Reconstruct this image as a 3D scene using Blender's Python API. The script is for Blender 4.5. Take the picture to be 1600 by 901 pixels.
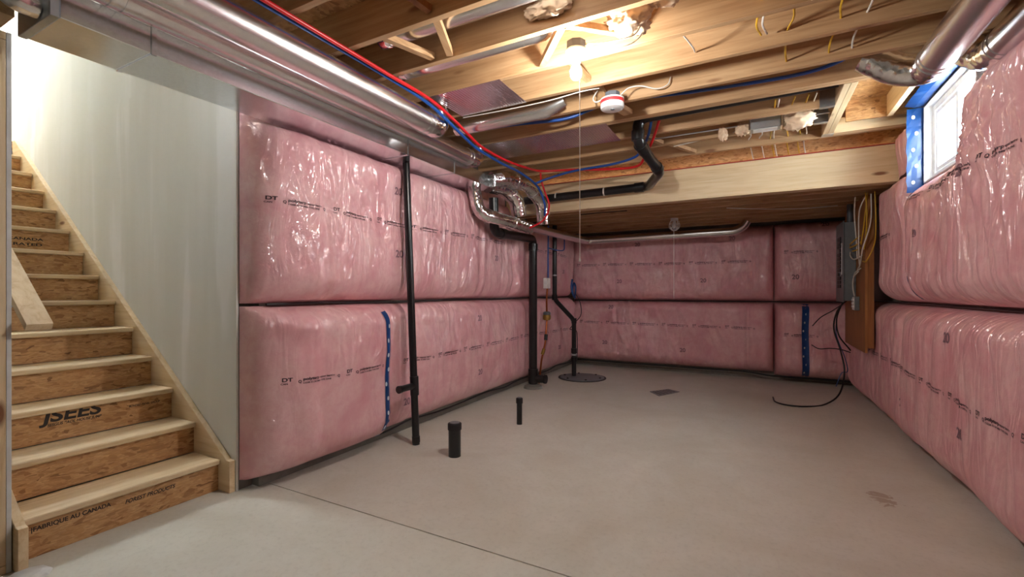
import bpy, bmesh, math, random
import numpy as np
from mathutils import Vector, Matrix

for o in list(bpy.data.objects): bpy.data.objects.remove(o)
SC = bpy.context.scene
COL = SC.collection
random.seed(7)

# ------------------------------------------------------------------ camera, world, exposure
cam_d = bpy.data.cameras.new('camera')
cam_d.sensor_width = 36.0
cam_d.lens = 713.58 / 1600 * 36.0
cam_d.shift_y = 5.5 / 1600
cam_d.clip_start = 0.02
cam = bpy.data.objects.new('camera', cam_d)
COL.objects.link(cam)
cam.location = (0, 0, 1.30)
cam.rotation_euler = (math.radians(90), 0, math.radians(28.036))
SC.camera = cam

world = bpy.data.worlds.new('sky')
SC.world = world
world.use_nodes = True
bg = world.node_tree.nodes['Background']
bg.inputs[0].default_value = (0.93, 0.97, 1.0, 1)
bg.inputs[1].default_value = 14.0

vs = SC.view_settings
vs.view_transform = 'Standard'
vs.look = 'None'
vs.gamma = 1.0
vs.use_curve_mapping = False
vs.exposure = 1.42
BULB = 420.0          # emission of the bare bulb

# ------------------------------------------------------------------ materials
MATS = {}
def new_mat(name):
    m = bpy.data.materials.new(name); m.use_nodes = True
    nt = m.node_tree; b = nt.nodes['Principled BSDF']
    MATS[name] = m
    return m, nt, b
def N(nt, t, **kw):
    n = nt.nodes.new(t)
    for k, v in kw.items():
        if k in n.inputs: n.inputs[k].default_value = v
        else: setattr(n, k, v)
    return n
def L(nt, a, b): nt.links.new(a, b)
def srgb(r, g, b):
    f = lambda c: (c/255/12.92) if c/255 <= 0.04045 else ((c/255+0.055)/1.055)**2.4
    return (f(r), f(g), f(b), 1)
def coords(nt, scale=(1, 1, 1), rnd=True):
    tc = N(nt, 'ShaderNodeTexCoord')
    mp = N(nt, 'ShaderNodeMapping'); mp.inputs['Scale'].default_value = scale
    L(nt, tc.outputs['Object'], mp.inputs['Vector'])
    if rnd:
        oi = N(nt, 'ShaderNodeObjectInfo')
        mu = N(nt, 'ShaderNodeMath', operation='MULTIPLY'); mu.inputs[1].default_value = 37.0
        L(nt, oi.outputs['Random'], mu.inputs[0])
        cb = N(nt, 'ShaderNodeCombineXYZ')
        for i in range(3): L(nt, mu.outputs[0], cb.inputs[i])
        L(nt, cb.outputs[0], mp.inputs['Location'])
    return mp.outputs[0]
def ramp(nt, fac, stops):
    r = N(nt, 'ShaderNodeValToRGB')
    e = r.color_ramp.elements
    e[0].position, e[0].color = stops[0]
    e[1].position, e[1].color = stops[-1]
    for p, c in stops[1:-1]:
        x = e.new(p); x.color = c
    L(nt, fac, r.inputs[0])
    return r.outputs[0]
def noise(nt, vec, scale, detail=4, rough=0.55, dist=0.0):
    n = N(nt, 'ShaderNodeTexNoise'); n.inputs['Scale'].default_value = scale
    n.inputs['Detail'].default_value = detail; n.inputs['Roughness'].default_value = rough
    n.inputs['Distortion'].default_value = dist
    L(nt, vec, n.inputs['Vector'])
    return n.outputs['Fac']
def bump(nt, h, strength, dist, prev=None):
    b = N(nt, 'ShaderNodeBump'); b.inputs['Strength'].default_value = strength; b.inputs['Distance'].default_value = dist
    L(nt, h, b.inputs['Height'])
    if prev is not None: L(nt, prev, b.inputs['Normal'])
    return b.outputs[0]
def mixc(nt, fac, a, b, mode='MIX'):
    m = N(nt, 'ShaderNodeMix', data_type='RGBA', blend_type=mode)
    for s, v in ((m.inputs[0], fac), (m.inputs[6], a), (m.inputs[7], b)):
        if hasattr(v, 'links'): L(nt, v, s)
        else: s.default_value = v
    return m.outputs[2]

def plain(name, col, rough=0.5, metal=0.0, coat=0.0, emit=0.0, ecol=None):
    m, nt, b = new_mat(name)
    v = coords(nt)
    n = noise(nt, v, 14, 3)
    c2 = tuple(x*0.82 for x in col[:3]) + (1,)
    L(nt, ramp(nt, n, [(0.3, c2), (0.7, col)]), b.inputs['Base Color'])
    b.inputs['Roughness'].default_value = rough; b.inputs['Metallic'].default_value = metal
    b.inputs['Coat Weight'].default_value = coat
    if emit:
        b.inputs['Emission Color'].default_value = ecol or col; b.inputs['Emission Strength'].default_value = emit
    return m

def wood(name, axis, c1, c2, c3, rough=0.55):
    m, nt, b = new_mat(name)
    sc = [9, 9, 9]; sc[axis] = 0.55
    v = coords(nt, sc)
    g = noise(nt, v, 3.2, 6, 0.62, 0.6)
    sc2 = [1.3, 1.3, 1.3]; sc2[axis] = 0.5
    v2 = coords(nt, sc2)
    g2 = noise(nt, v2, 2.0, 3)
    c = ramp(nt, g, [(0.28, c3), (0.46, c2), (0.68, c1)])
    c = mixc(nt, ramp(nt, g2, [(0.35, (0, 0, 0, 1)), (0.75, (0.55, 0.55, 0.55, 1))]), c, tuple(x*0.72 for x in c2[:3])+(1,))
    # knots
    sc3 = [5.5, 5.5, 5.5]; sc3[axis] = 1.6
    vo = N(nt, 'ShaderNodeTexVoronoi'); vo.inputs['Scale'].default_value = 1.0
    L(nt, coords(nt, sc3), vo.inputs['Vector'])
    k = ramp(nt, vo.outputs['Distance'], [(0.055, (1, 1, 1, 1)), (0.12, (0, 0, 0, 1))])
    c = mixc(nt, k, c, srgb(128, 84, 52))
    L(nt, c, b.inputs['Base Color'])
    b.inputs['Roughness'].default_value = rough
    L(nt, bump(nt, g, 0.25, 0.004), b.inputs['Normal'])
    return m
JC = (srgb(204, 168, 126), srgb(186, 148, 106), srgb(158, 120, 80))
for ax, nm in enumerate('xyz'): wood('joist_wood_' + nm, ax, *JC)
PC = (srgb(236, 214, 178), srgb(226, 200, 158), srgb(208, 176, 130))
for ax, nm in enumerate('xyz'): wood('pale_pine_' + nm, ax, *PC)
BC = (srgb(172, 116, 62), srgb(150, 96, 48), srgb(118, 72, 34))
wood('plywood_z', 2, *BC)

def osb(name, c1, c2, c3):
    m, nt, b = new_mat(name)
    v = coords(nt, (1, 1, 2.6))
    w = N(nt, 'ShaderNodeTexNoise'); w.inputs['Scale'].default_value = 6; L(nt, v, w.inputs['Vector'])
    vv = N(nt, 'ShaderNodeVectorMath', operation='MULTIPLY_ADD')
    L(nt, w.outputs['Color'], vv.inputs[0]); vv.inputs[1].default_value = (0.22, 0.22, 0.22); L(nt, v, vv.inputs[2])
    vo = N(nt, 'ShaderNodeTexVoronoi'); vo.inputs['Scale'].default_value = 26; vo.inputs['Randomness'].default_value = 1
    L(nt, vv.outputs[0], vo.inputs['Vector'])
    sep = N(nt, 'ShaderNodeSeparateColor'); L(nt, vo.outputs['Color'], sep.inputs[0])
    g = noise(nt, coords(nt, (3, 3, 22)), 6, 5, 0.6, 1.2)
    c = ramp(nt, sep.outputs[0], [(0.0, c3), (0.12, c2), (0.5, c1), (0.9, c2), (1.0, tuple(x*0.62 for x in c3[:3])+(1,))])
    c = mixc(nt, ramp(nt, g, [(0.38, (0.6, 0.6, 0.6, 1)), (0.62, (0, 0, 0, 1))]), c, c3)
    L(nt, c, b.inputs['Base Color']); b.inputs['Roughness'].default_value = 0.55
    L(nt, bump(nt, sep.outputs[1], 0.35, 0.003), b.inputs['Normal'])
    return m
osb('osb', srgb(216, 174, 124), srgb(200, 154, 100), srgb(158, 112, 68))

def galvanised(name, col, rough, scale=60):
    m, nt, b = new_mat(name)
    v = coords(nt)
    vo = N(nt, 'ShaderNodeTexVoronoi'); vo.inputs['Scale'].default_value = scale; L(nt, v, vo.inputs['Vector'])
    sep = N(nt, 'ShaderNodeSeparateColor'); L(nt, vo.outputs['Color'], sep.inputs[0])
    L(nt, ramp(nt, sep.outputs[0], [(0, tuple(x*0.93 for x in col[:3])+(1,)), (1, col)]), b.inputs['Base Color'])
    b.inputs['Roughness'].default_value = rough
    b.inputs['Metallic'].default_value = 1.0
    return m
galvanised('galvanised_duct', (0.82, 0.85, 0.88, 1), 0.17, 120)
galvanised('galvanised_pipe', (0.88, 0.88, 0.89, 1), 0.27, 170)
galvanised('galvanised_hanger', (0.5, 0.52, 0.54, 1), 0.4, 80)
def foil(name, col, rough):
    m, nt, b = new_mat(name)
    v = coords(nt)
    L(nt, ramp(nt, noise(nt, v, 20, 3), [(0.3, tuple(x*0.8 for x in col[:3])+(1,)), (0.7, col)]), b.inputs['Base Color'])
    b.inputs['Metallic'].default_value = 1.0; b.inputs['Roughness'].default_value = rough
    vo = N(nt, 'ShaderNodeTexVoronoi'); vo.inputs['Scale'].default_value = 24; L(nt, v, vo.inputs['Vector'])
    L(nt, bump(nt, vo.outputs['Distance'], 0.32, 0.012), b.inputs['Normal'])
    return m
foil('crinkled_foil', (0.9, 0.89, 0.88, 1), 0.15)
def panning():
    m, nt, b = new_mat('ribbed_panning')
    w = N(nt, 'ShaderNodeTexWave'); w.inputs['Scale'].default_value = 14; w.inputs['Distortion'].default_value = 0.3
    w.bands_direction = 'X'
    L(nt, coords(nt, (1, 1, 1), False), w.inputs['Vector'])
    b.inputs['Base Color'].default_value = (0.74, 0.70, 0.74, 1); b.inputs['Metallic'].default_value = 1; b.inputs['Roughness'].default_value = 0.22
    L(nt, bump(nt, w.outputs['Fac'], 0.25, 0.004), b.inputs['Normal'])
panning()

def poly_insulation(name, c1, c2, c3, axis_s, seed):
    """pink glass wool under a clear, crinkled poly film: the wool is the base, the film is the coat"""
    m, nt, b = new_mat(name)
    v = coords(nt, (1, 1, 1), False)
    big = noise(nt, v, 2.3 + seed, 4, 0.6, 0.5)
    fine = noise(nt, v, 16, 6, 0.7, 0.4)
    c = ramp(nt, big, [(0.3, c2), (0.5, c1), (0.72, c3)])
    c = mixc(nt, ramp(nt, fine, [(0.36, (0.5, 0.5, 0.5, 1)), (0.6, (0, 0, 0, 1))]), c, c2)
    L(nt, c, b.inputs['Base Color'])
    b.inputs['Roughness'].default_value = 0.75
    L(nt, bump(nt, fine, 0.3, 0.01), b.inputs['Normal'])
    # clear film: a thin gloss layer with its own crinkles
    sc = [0.75, 0.75, 0.75]; sc[axis_s] = 2.7
    vw = coords(nt, sc, False)
    w1 = noise(nt, vw, 2.6, 2, 0.5, 1.3)
    w2 = noise(nt, v, 9.0, 3, 0.6, 2.0)
    n1 = bump(nt, w1, 1.0, 0.16)
    n2 = bump(nt, w2, 0.35, 0.03, n1)
    g = N(nt, 'ShaderNodeBsdfGlossy'); g.inputs['Roughness'].default_value = 0.10
    g.inputs['Color'].default_value = (1, 1, 1, 1)
    L(nt, n2, g.inputs['Normal'])
    lw = N(nt, 'ShaderNodeLayerWeight'); lw.inputs['Blend'].default_value = 0.22
    mr = N(nt, 'ShaderNodeMapRange'); mr.inputs['To Min'].default_value = 0.10; mr.inputs['To Max'].default_value = 0.30
    L(nt, lw.outputs['Facing'], mr.inputs['Value'])
    mx = N(nt, 'ShaderNodeMixShader')
    L(nt, mr.outputs[0], mx.inputs[0]); L(nt, b.outputs[0], mx.inputs[1]); L(nt, g.outputs[0], mx.inputs[2])
    L(nt, mx.outputs[0], nt.nodes['Material Output'].inputs[0])
    return m
poly_insulation('pink_insulation_left', srgb(232, 180, 184), srgb(221, 155, 162), srgb(237, 196, 195), 1, 0.0)
poly_insulation('pink_insulation_back', srgb(232, 180, 184), srgb(221, 155, 162), srgb(237, 196, 195), 0, 0.4)
poly_insulation('pink_insulation_right', srgb(232, 180, 184), srgb(221, 155, 162), srgb(237, 196, 195), 1, 0.8)

def concrete(name, c1, c2, c3, stain=False):
    m, nt, b = new_mat(name)
    v = coords(nt, (1, 1, 1), False)
    a = noise(nt, v, 0.9, 5, 0.6, 0.8); d = noise(nt, v, 34, 5, 0.7)
    e = noise(nt, v, 5, 6, 0.65, 1.0)
    c = ramp(nt, a, [(0.3, c2), (0.52, c1), (0.72, c3)])
    c = mixc(nt, ramp(nt, e, [(0.38, (0.35, 0.35, 0.35, 1)), (0.6, (0, 0, 0, 1))]), c, c2)
    c = mixc(nt, ramp(nt, d, [(0.3, (0.22, 0.22, 0.22, 1)), (0.5, (0, 0, 0, 1))]), c, tuple(x*0.6 for x in c2[:3])+(1,))
    if stain:   # brown spill near the right wall, own outline
        tc = N(nt, 'ShaderNodeTexCoord')
        mp = N(nt, 'ShaderNodeMapping'); mp.inputs['Location'].default_value = (-0.72*3.4, -3.62*2.6, 0); mp.inputs['Scale'].default_value = (3.4, 2.6, 1)
        L(nt, tc.outputs['Object'], mp.inputs['Vector'])
        ln = N(nt, 'ShaderNodeVectorMath', operation='LENGTH'); L(nt, mp.outputs[0], ln.inputs[0])
        wob = noise(nt, v, 6, 5, 0.7, 1.5)
        s = N(nt, 'ShaderNodeMath', operation='MULTIPLY_ADD'); L(nt, wob, s.inputs[0]); s.inputs[1].default_value = 1.5; L(nt, ln.outputs['Value'], s.inputs[2])
        f = ramp(nt, s.outputs[0], [(0.95, (0.6, 0.6, 0.6, 1)), (1.15, (0, 0, 0, 1))])
        c = mixc(nt, f, c, srgb(150, 120, 96))
    L(nt, c, b.inputs['Base Color'])
    b.inputs['Roughness'].default_value = 0.62
    L(nt, bump(nt, e, 0.12, 0.004), b.inputs['Normal'])
concrete('slab_concrete', srgb(211, 210, 199), srgb(201, 197, 183), srgb(219, 218, 208), True)
concrete('wall_concrete', srgb(132, 128, 120), srgb(112, 107, 98), srgb(146, 142, 134))

def drywall():
    m, nt, b = new_mat('taped_drywall')
    v = coords(nt, (1, 1, 0.12), False)
    n = noise(nt, v, 3.4, 3, 0.5, 0.3)
    n2 = noise(nt, coords(nt, (1, 1, 1), False), 1.1, 4)
    c = ramp(nt, n, [(0.40, srgb(221, 221, 212)), (0.56, srgb(226, 226, 219)), (0.63, srgb(237, 237, 233))])
    c = mixc(nt, ramp(nt, n2, [(0.4, (0, 0, 0, 1)), (0.7, (0.3, 0.3, 0.3, 1))]), c, srgb(212, 211, 201))
    L(nt, c, b.inputs['Base Color']); b.inputs['Roughness'].default_value = 0.8
drywall()
plain('drywall_edge', srgb(225, 226, 224), 0.8)
plain('black_abs', srgb(26, 26, 28), 0.28)
plain('black_rubber', srgb(18, 18, 20), 0.5)
plain('black_strip', srgb(34, 33, 33), 0.45)
plain('red_pex', srgb(206, 22, 30), 0.35)
plain('blue_pex', srgb(22, 74, 152), 0.35)
plain('sheathing_tape_blue', srgb(24, 72, 136), 0.3)
plain('tape_white', srgb(225, 232, 240), 0.4)
plain('white_plastic', srgb(238, 238, 236), 0.4)
plain('white_vinyl', srgb(244, 246, 248), 0.35)
plain('grey_enamel', srgb(112, 118, 122), 0.4)
plain('grey_conduit', srgb(88, 92, 98), 0.45)
plain('breaker_black', srgb(20, 20, 22), 0.4)
plain('red_stripe', srgb(206, 52, 56), 0.45)
plain('yellow_cable', srgb(214, 168, 44), 0.45)
plain('white_cable', srgb(226, 222, 212), 0.45)
plain('copper', srgb(176, 100, 62), 0.3, 1.0)
plain('brass', srgb(180, 146, 80), 0.35, 1.0)
plain('red_gasket', srgb(170, 66, 52), 0.7)
plain('ink', srgb(70, 52, 60), 0.6)
plain('ink_grey', srgb(150, 112, 122), 0.6)
plain('ink_black', srgb(46, 40, 38), 0.6)
plain('cord_white', srgb(240, 240, 236), 0.6)
plain('wool_tuft', srgb(236, 208, 176), 0.95)
plain('joint_rubber_dark', srgb(12, 12, 13), 0.35)
def bulb_mat():
    m, nt, b = new_mat('lit_bulb')
    e = N(nt, 'ShaderNodeEmission'); e.inputs[0].default_value = (1.0, 0.97, 0.93, 1); e.inputs[1].default_value = BULB
    L(nt, e.outputs[0], nt.nodes['Material Output'].inputs[0])
bulb_mat()
def glass_mat():
    m, nt, b = new_mat('window_glass')
    t = N(nt, 'ShaderNodeBsdfTransparent'); t.inputs[0].default_value = (0.95, 0.97, 0.97, 1)
    g = N(nt, 'ShaderNodeBsdfGlossy'); g.inputs['Roughness'].default_value = 0.02
    mx = N(nt, 'ShaderNodeMixShader')
    mx.inputs[0].default_value = 0.07; L(nt, t.outputs[0], mx.inputs[1]); L(nt, g.outputs[0], mx.inputs[2])
    L(nt, mx.outputs[0], nt.nodes['Material Output'].inputs[0])
glass_mat()

# ------------------------------------------------------------------ helpers
def link(name, me, mat, parent=None, smooth=False):
    o = bpy.data.objects.new(name, me); COL.objects.link(o)
    if mat: me.materials.append(MATS[mat])
    if smooth:
        for p in me.polygons: p.use_smooth = True
    if parent: o.parent = parent
    return o
def tag(o, label=None, cat=None, group=None, kind=None):
    if label: o['label'] = label
    if cat: o['category'] = cat
    if group: o['group'] = group
    if kind: o['kind'] = kind
    return o
def thing(name, label, cat, loc, group=None):
    o = bpy.data.objects.new(name, None); COL.objects.link(o); o.location = loc
    o.empty_display_size = 0.05
    return tag(o, label, cat, group)
def P(t, o):
    """parent a world-space part to a thing standing at t.location"""
    o.parent = t
    o.matrix_parent_inverse = Matrix.Translation(-Vector(root_loc(t)))
    return o
def root_loc(t):
    l = Vector(t.location)
    p = t.parent
    # parts are modelled in world space with zero location
    if p is not None and t.type == 'MESH': return Vector((0, 0, 0))
    return l
def me_from(name, vs_, fs):
    me = bpy.data.meshes.new(name); me.from_pydata([tuple(v) for v in vs_], [], fs); me.update()
    return me
class BM:
    def __init__(self): self.b = bmesh.new()
    def box(self, x0, x1, y0, y1, z0, z1, bev=0.0):
        vs_ = [self.b.verts.new((x, y, z)) for z in (z0, z1) for y in (y0, y1) for x in (x0, x1)]
        fs = [(0, 2, 3, 1), (4, 5, 7, 6), (0, 1, 5, 4), (2, 6, 7, 3), (0, 4, 6, 2), (1, 3, 7, 5)]
        ff = [self.b.faces.new([vs_[i] for i in f]) for f in fs]
        if bev:
            es = list({e for f in ff for e in f.edges})
            bmesh.ops.bevel(self.b, geom=es, offset=bev, segments=1, affect='EDGES')
        return self
    def prism(self, poly, axis, a0, a1, bev=0.0):
        """poly: list of 2D points in the plane orthogonal to axis ('x': (y,z), 'y': (x,z), 'z': (x,y))"""
        def mk(p, a): return {'x': (a, p[0], p[1]), 'y': (p[0], a, p[1]), 'z': (p[0], p[1], a)}[axis]
        lo = [self.b.verts.new(mk(p, a0)) for p in poly]; hi = [self.b.verts.new(mk(p, a1)) for p in poly]
        n = len(poly)
        ff = [self.b.faces.new(lo[::-1]), self.b.faces.new(hi)]
        for i in range(n): ff.append(self.b.faces.new([lo[i], lo[(i+1) % n], hi[(i+1) % n], hi[i]]))
        bmesh.ops.recalc_face_normals(self.b, faces=ff)
        if bev:
            es = list({e for f in ff for e in f.edges})
            bmesh.ops.bevel(self.b, geom=es, offset=bev, segments=1, affect='EDGES')
        return self
    def bar(self, p0, p1, w, h, up=(0, 0, 1)):
        p0, p1 = Vector(p0), Vector(p1); d = (p1-p0).normalized(); s = d.cross(Vector(up)).normalized(); u = s.cross(d)
        vs_ = []
        for p in (p0, p1):
            for a, c in ((-1, -1), (1, -1), (1, 1), (-1, 1)): vs_.append(self.b.verts.new(p + s*a*w/2 + u*c*h/2))
        ff = [self.b.faces.new([vs_[i] for i in f]) for f in ((0, 1, 2, 3), (7, 6, 5, 4), (0, 4, 5, 1), (1, 5, 6, 2), (2, 6, 7, 3), (3, 7, 4, 0))]
        bmesh.ops.recalc_face_normals(self.b, faces=ff)
        return self
    def tube(self, pts, r, seg=14, cap=True):
        """r: one radius or one per point"""
        pts = [Vector(p) for p in pts]; n = len(pts)
        rs = [r]*n if not isinstance(r, (list, tuple)) else r
        rings = []; prev = None
        for i, p in enumerate(pts):
            t = (pts[min(i+1, n-1)] - pts[max(i-1, 0)])
            if t.length < 1e-9: t = Vector((0, 0, 1))
            t.normalize()
            if prev is None:
                a = Vector((0, 0, 1)) if abs(t.z) < 0.9 else Vector((1, 0, 0))
                u = t.cross(a).normalized()
            else:
                u = (prev - t*prev.dot(t)).normalized()
            prev = u; w = t.cross(u)
            rings.append([self.b.verts.new(p + (u*math.cos(2*math.pi*k/seg) + w*math.sin(2*math.pi*k/seg))*rs[i]) for k in range(seg)])
        ff = []
        for i in range(n-1):
            for k in range(seg):
                ff.append(self.b.faces.new([rings[i][k], rings[i][(k+1) % seg], rings[i+1][(k+1) % seg], rings[i+1][k]]))
        if cap:
            ff.append(self.b.faces.new(rings[0][::-1])); ff.append(self.b.faces.new(rings[-1]))
        bmesh.ops.recalc_face_normals(self.b, faces=ff)
        return self
    def lathe(self, prof, c, seg=28):
        """prof: (radius, z) from bottom to top around vertical axis at c"""
        rings = []
        for r, z in prof:
            rings.append([self.b.verts.new((c[0]+r*math.cos(2*math.pi*k/seg), c[1]+r*math.sin(2*math.pi*k/seg), c[2]+z)) for k in range(seg)])
        ff = []
        for i in range(len(rings)-1):
            for k in range(seg): ff.append(self.b.faces.new([rings[i][k], rings[i][(k+1) % seg], rings[i+1][(k+1) % seg], rings[i+1][k]]))
        ff.append(self.b.faces.new(rings[0][::-1])); ff.append(self.b.faces.new(rings[-1]))
        bmesh.ops.recalc_face_normals(self.b, faces=ff)
        return self
    def done(self, name, mat, parent=None, smooth=False, angle=40):
        me = bpy.data.meshes.new(name); self.b.to_mesh(me); self.b.free()
        if smooth:
            for p in me.polygons: p.use_smooth = True
            try: me.set_sharp_from_angle(angle=math.radians(angle))
            except Exception: pass
        o = bpy.data.objects.new(name, me); COL.objects.link(o)
        me.materials.append(MATS[mat])
        if parent: P(parent, o)
        return o
def curve(pts, sub=8):
    """Catmull-Rom through pts"""
    pts = [Vector(p) for p in pts]
    q = [2*pts[0]-pts[1]] + pts + [2*pts[-1]-pts[-2]]
    out = []
    for i in range(1, len(q)-2):
        for k in range(sub):
            t = k/sub; a, b, c, d = q[i-1], q[i], q[i+1], q[i+2]
            out.append(0.5*((2*b) + (c-a)*t + (2*a-5*b+4*c-d)*t*t + (3*b-a-3*c+d)*t**3))
    out.append(pts[-1])
    return out
def rounded(pts, rad, sub=6):
    """polyline with rounded corners"""
    pts = [Vector(p) for p in pts]; out = [pts[0]]
    for i in range(1, len(pts)-1):
        a, b, c = pts[i-1], pts[i], pts[i+1]
        r = min(rad, (a-b).length*0.49, (c-b).length*0.49)
        p0 = b + (a-b).normalized()*r; p1 = b + (c-b).normalized()*r
        for k in range(sub+1):
            t = k/sub; out.append(p0*(1-t)**2 + b*2*t*(1-t) + p1*t*t)
    out.append(pts[-1])
    return out

# value noise for shaped insulation
_rng = np.random.RandomState(11)
_T = _rng.rand(256, 256)
def vnoise(x, y):
    x = np.asarray(x, float); y = np.asarray(y, float)
    xi = np.floor(x).astype(int); yi = np.floor(y).astype(int); fx = x-xi; fy = y-yi
    fx = fx*fx*(3-2*fx); fy = fy*fy*(3-2*fy)
    g = lambda a, b: _T[a % 256, b % 256]
    return (g(xi, yi)*(1-fx)+g(xi+1, yi)*fx)*(1-fy)+(g(xi, yi+1)*(1-fx)+g(xi+1, yi+1)*fx)*fy
def rnd_edge(d, r):
    t = np.clip(np.asarray(d, float)/r, 0, 1)
    return np.sqrt(np.clip(1-(1-t)**2, 0, 1))

# ------------------------------------------------------------------ the setting
def struct(o): o['kind'] = 'structure'; return o
XL, XR, YB, YF = -2.93, 1.31, 7.86, -2.6       # left wall, right wall, back wall, wall behind the viewer
ZC = 2.73                                       # underside of the joists
ZS = 2.965                                      # underside of the subfloor

# slab with a saw-cut control joint
b = BM()
gy = 1.965
b.prism([(YF-0.2, -0.12), (YB+0.2, -0.12), (YB+0.2, 0), (gy+0.004, 0), (gy+0.004, -0.012), (gy-0.004, -0.012), (gy-0.004, 0), (YF-0.2, 0)], 'x', -8.3, XR+0.2)
struct(b.done('floor', 'slab_concrete'))
# foundation walls
struct(BM().box(XL-0.2, XL, 1.90, YB, 0, 2.96).done('wall_left', 'wall_concrete'))
struct(BM().box(XL-0.2, XR+0.2, YB, YB+0.2, 0, 2.96).done('wall_back', 'wall_concrete'))
WY0, WY1, WZ0, WZ1 = 3.74, 4.72, 2.155, 2.765     # window opening
b = BM(); t_ = 0.10
b.box(XR, XR+t_, YF, YB, 0, WZ0); b.box(XR, XR+t_, YF, WY0, WZ0, WZ1); b.box(XR, XR+t_, WY1, YB, WZ0, WZ1)
b.box(XR, XR+t_, YF, YB, WZ1, 3.02)
struct(b.done('wall_right', 'wall_concrete'))
struct(BM().box(-3.62, XR+0.2, YF-0.2, YF, 0, 3.02).done('wall_front', 'taped_drywall'))
struct(BM().box(-3.62, -3.6, YF, 0.60, 0, 3.02).done('wall_side', 'taped_drywall'))
# subfloor above the joists
sub = BM().box(-3.62, XR+0.2, YF, 0.60, ZS, ZS+0.02)
sub.box(-2.93, XR+0.2, 0.60, 5.62, ZS, ZS+0.02)
sub.box(-2.95, XR, 5.435, YB, 2.555, 2.575)
struct(sub.done('ceiling', 'osb'))
# stairwell drywall: lower sheet and the sheet above the landing level
struct(BM().box(-8.2, -2.985, 1.782, 1.797, 0, 2.845).done('wall_stair', 'taped_drywall'))
struct(BM().box(-8.2, -2.985, 1.790, 1.805, 2.846, 5.3).done('wall_stair_upper', 'taped_drywall'))
struct(BM().box(-8.2, -2.998, 1.806, 1.895, 0, 5.3).done('wall_stair_core', 'wall_concrete'))
struct(BM().box(-8.3, -8.2, 0.5, 1.9, 0, 5.3).done('wall_landing', 'taped_drywall'))
struct(BM().box(-8.2, -6.86, 0.60, 1.78, 2.80, 2.875).done('floor_landing', 'osb'))
struct(BM().box(-6.95, -2.965, 0.60, 1.81, 5.30, 5.33).done('stair_sky_lid', 'taped_drywall'))  # unseen lid, added and sized to limit sky light down the stairwell
b = BM(); b.box(-8.2, -8.15, 0.62, 1.78, 5.26, 5.33); b.box(-7.0, -6.951, 0.62, 1.78, 5.26, 5.33); b.box(-8.15, -7.0, 0.62, 0.67, 5.26, 5.33); b.box(-8.15, -7.0, 1.73, 1.78, 5.26, 5.33)
struct(b.done('added_sky_opening_offscreen', 'white_vinyl'))        # added frame of an assumed sky opening, standing in for daylight from upstairs
# stud wall on the near side of the stair
w = struct(BM().box(-8.2, -3.052, 0.764, 0.781, 0, 2.50, 0.001).done('wall_rail', 'drywall_edge'))
struct(BM().box(-8.2, -3.60, 0.60, 0.62, 0, 5.3).done('wall_rail_outer', 'taped_drywall'))
struct(BM().box(-3.60, -2.95, 0.60, 0.62, 2.97, 5.3).done('wall_stair_front', 'taped_drywall'))
struct(BM().box(-2.985, -2.965, 0.60, 1.8, 2.99, 5.3).done('wall_stair_side', 'taped_drywall'))
for i, x in enumerate((-3.092, -3.50, -3.91)):
    o = BM().box(x, x+0.040, 0.622, 0.763, 0.04, 2.462, 0.002).done('wall_stud', 'pale_pine_z', w)
BMp = BM().box(-8.0, -3.052, 0.622, 0.763, 0.0, 0.038, 0.002).done('bottom_plate', 'pale_pine_x', w)
BM().box(-8.0, -3.052, 0.622, 0.763, 2.463, 2.50, 0.002).done('top_plate', 'pale_pine_x', w)
BM().box(-8.0, -2.862, 0.622, 0.742, 2.502, 2.96, 0.002).done('header', 'joist_wood_x', w)
# stub wall between the two floor levels, above the beam
struct(BM().box(XL, XR, 5.46, 5.48, 2.657, 2.963).done('trim_1', 'osb'))

# ------------------------------------------------------------------ staircase
st = thing('staircase', 'pine staircase with strand-board risers climbing beside the drywall', 'staircase', (-3.0, 1.3, 0))
RISE, RUN = 0.2054, 0.2881
NT = 13
def nose(k): return -3.09 - RUN*(k-1), RISE*k
for ya, yb in ((0.786, 0.822), (1.744, 1.780)):
    zt = lambda x: RISE + 0.045 + (RISE/RUN)*(-3.09 - x)
    xe = -6.80
    poly = [(-2.995, 0.0), (-2.995, 0.205), (-3.03, zt(-3.03)), (-6.74, 2.862), (xe, 2.862), (xe, zt(xe)-0.42), (-3.44, 0.0)]
    BM().prism(poly, 'y', ya, yb, 0.002).done('stringer', 'pale_pine_x', st)
tread_me = None
risers = []
for k in range(1, NT+1):
    nx, z = nose(k)
    o = BM().box(-RUN-0.012, 0.0, 0.823, 1.743, -0.033, 0.0, 0.006)
    if tread_me is None:
        o = o.done('tread', 'pale_pine_y', st); tread_me = o.data
    else:
        o.b.free(); o = bpy.data.objects.new('tread', tread_me); COL.objects.link(o); P(st, o)
    o.location = (nx, 0, z)
    r = BM().box(-0.012, 0.0, 0.823, 1.743, 0.0, RISE-0.034).done('riser', 'osb', st)
    r.location = (nx-0.028, 0, RISE*(k-1)+0.0005)
    risers.append(r)

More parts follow.
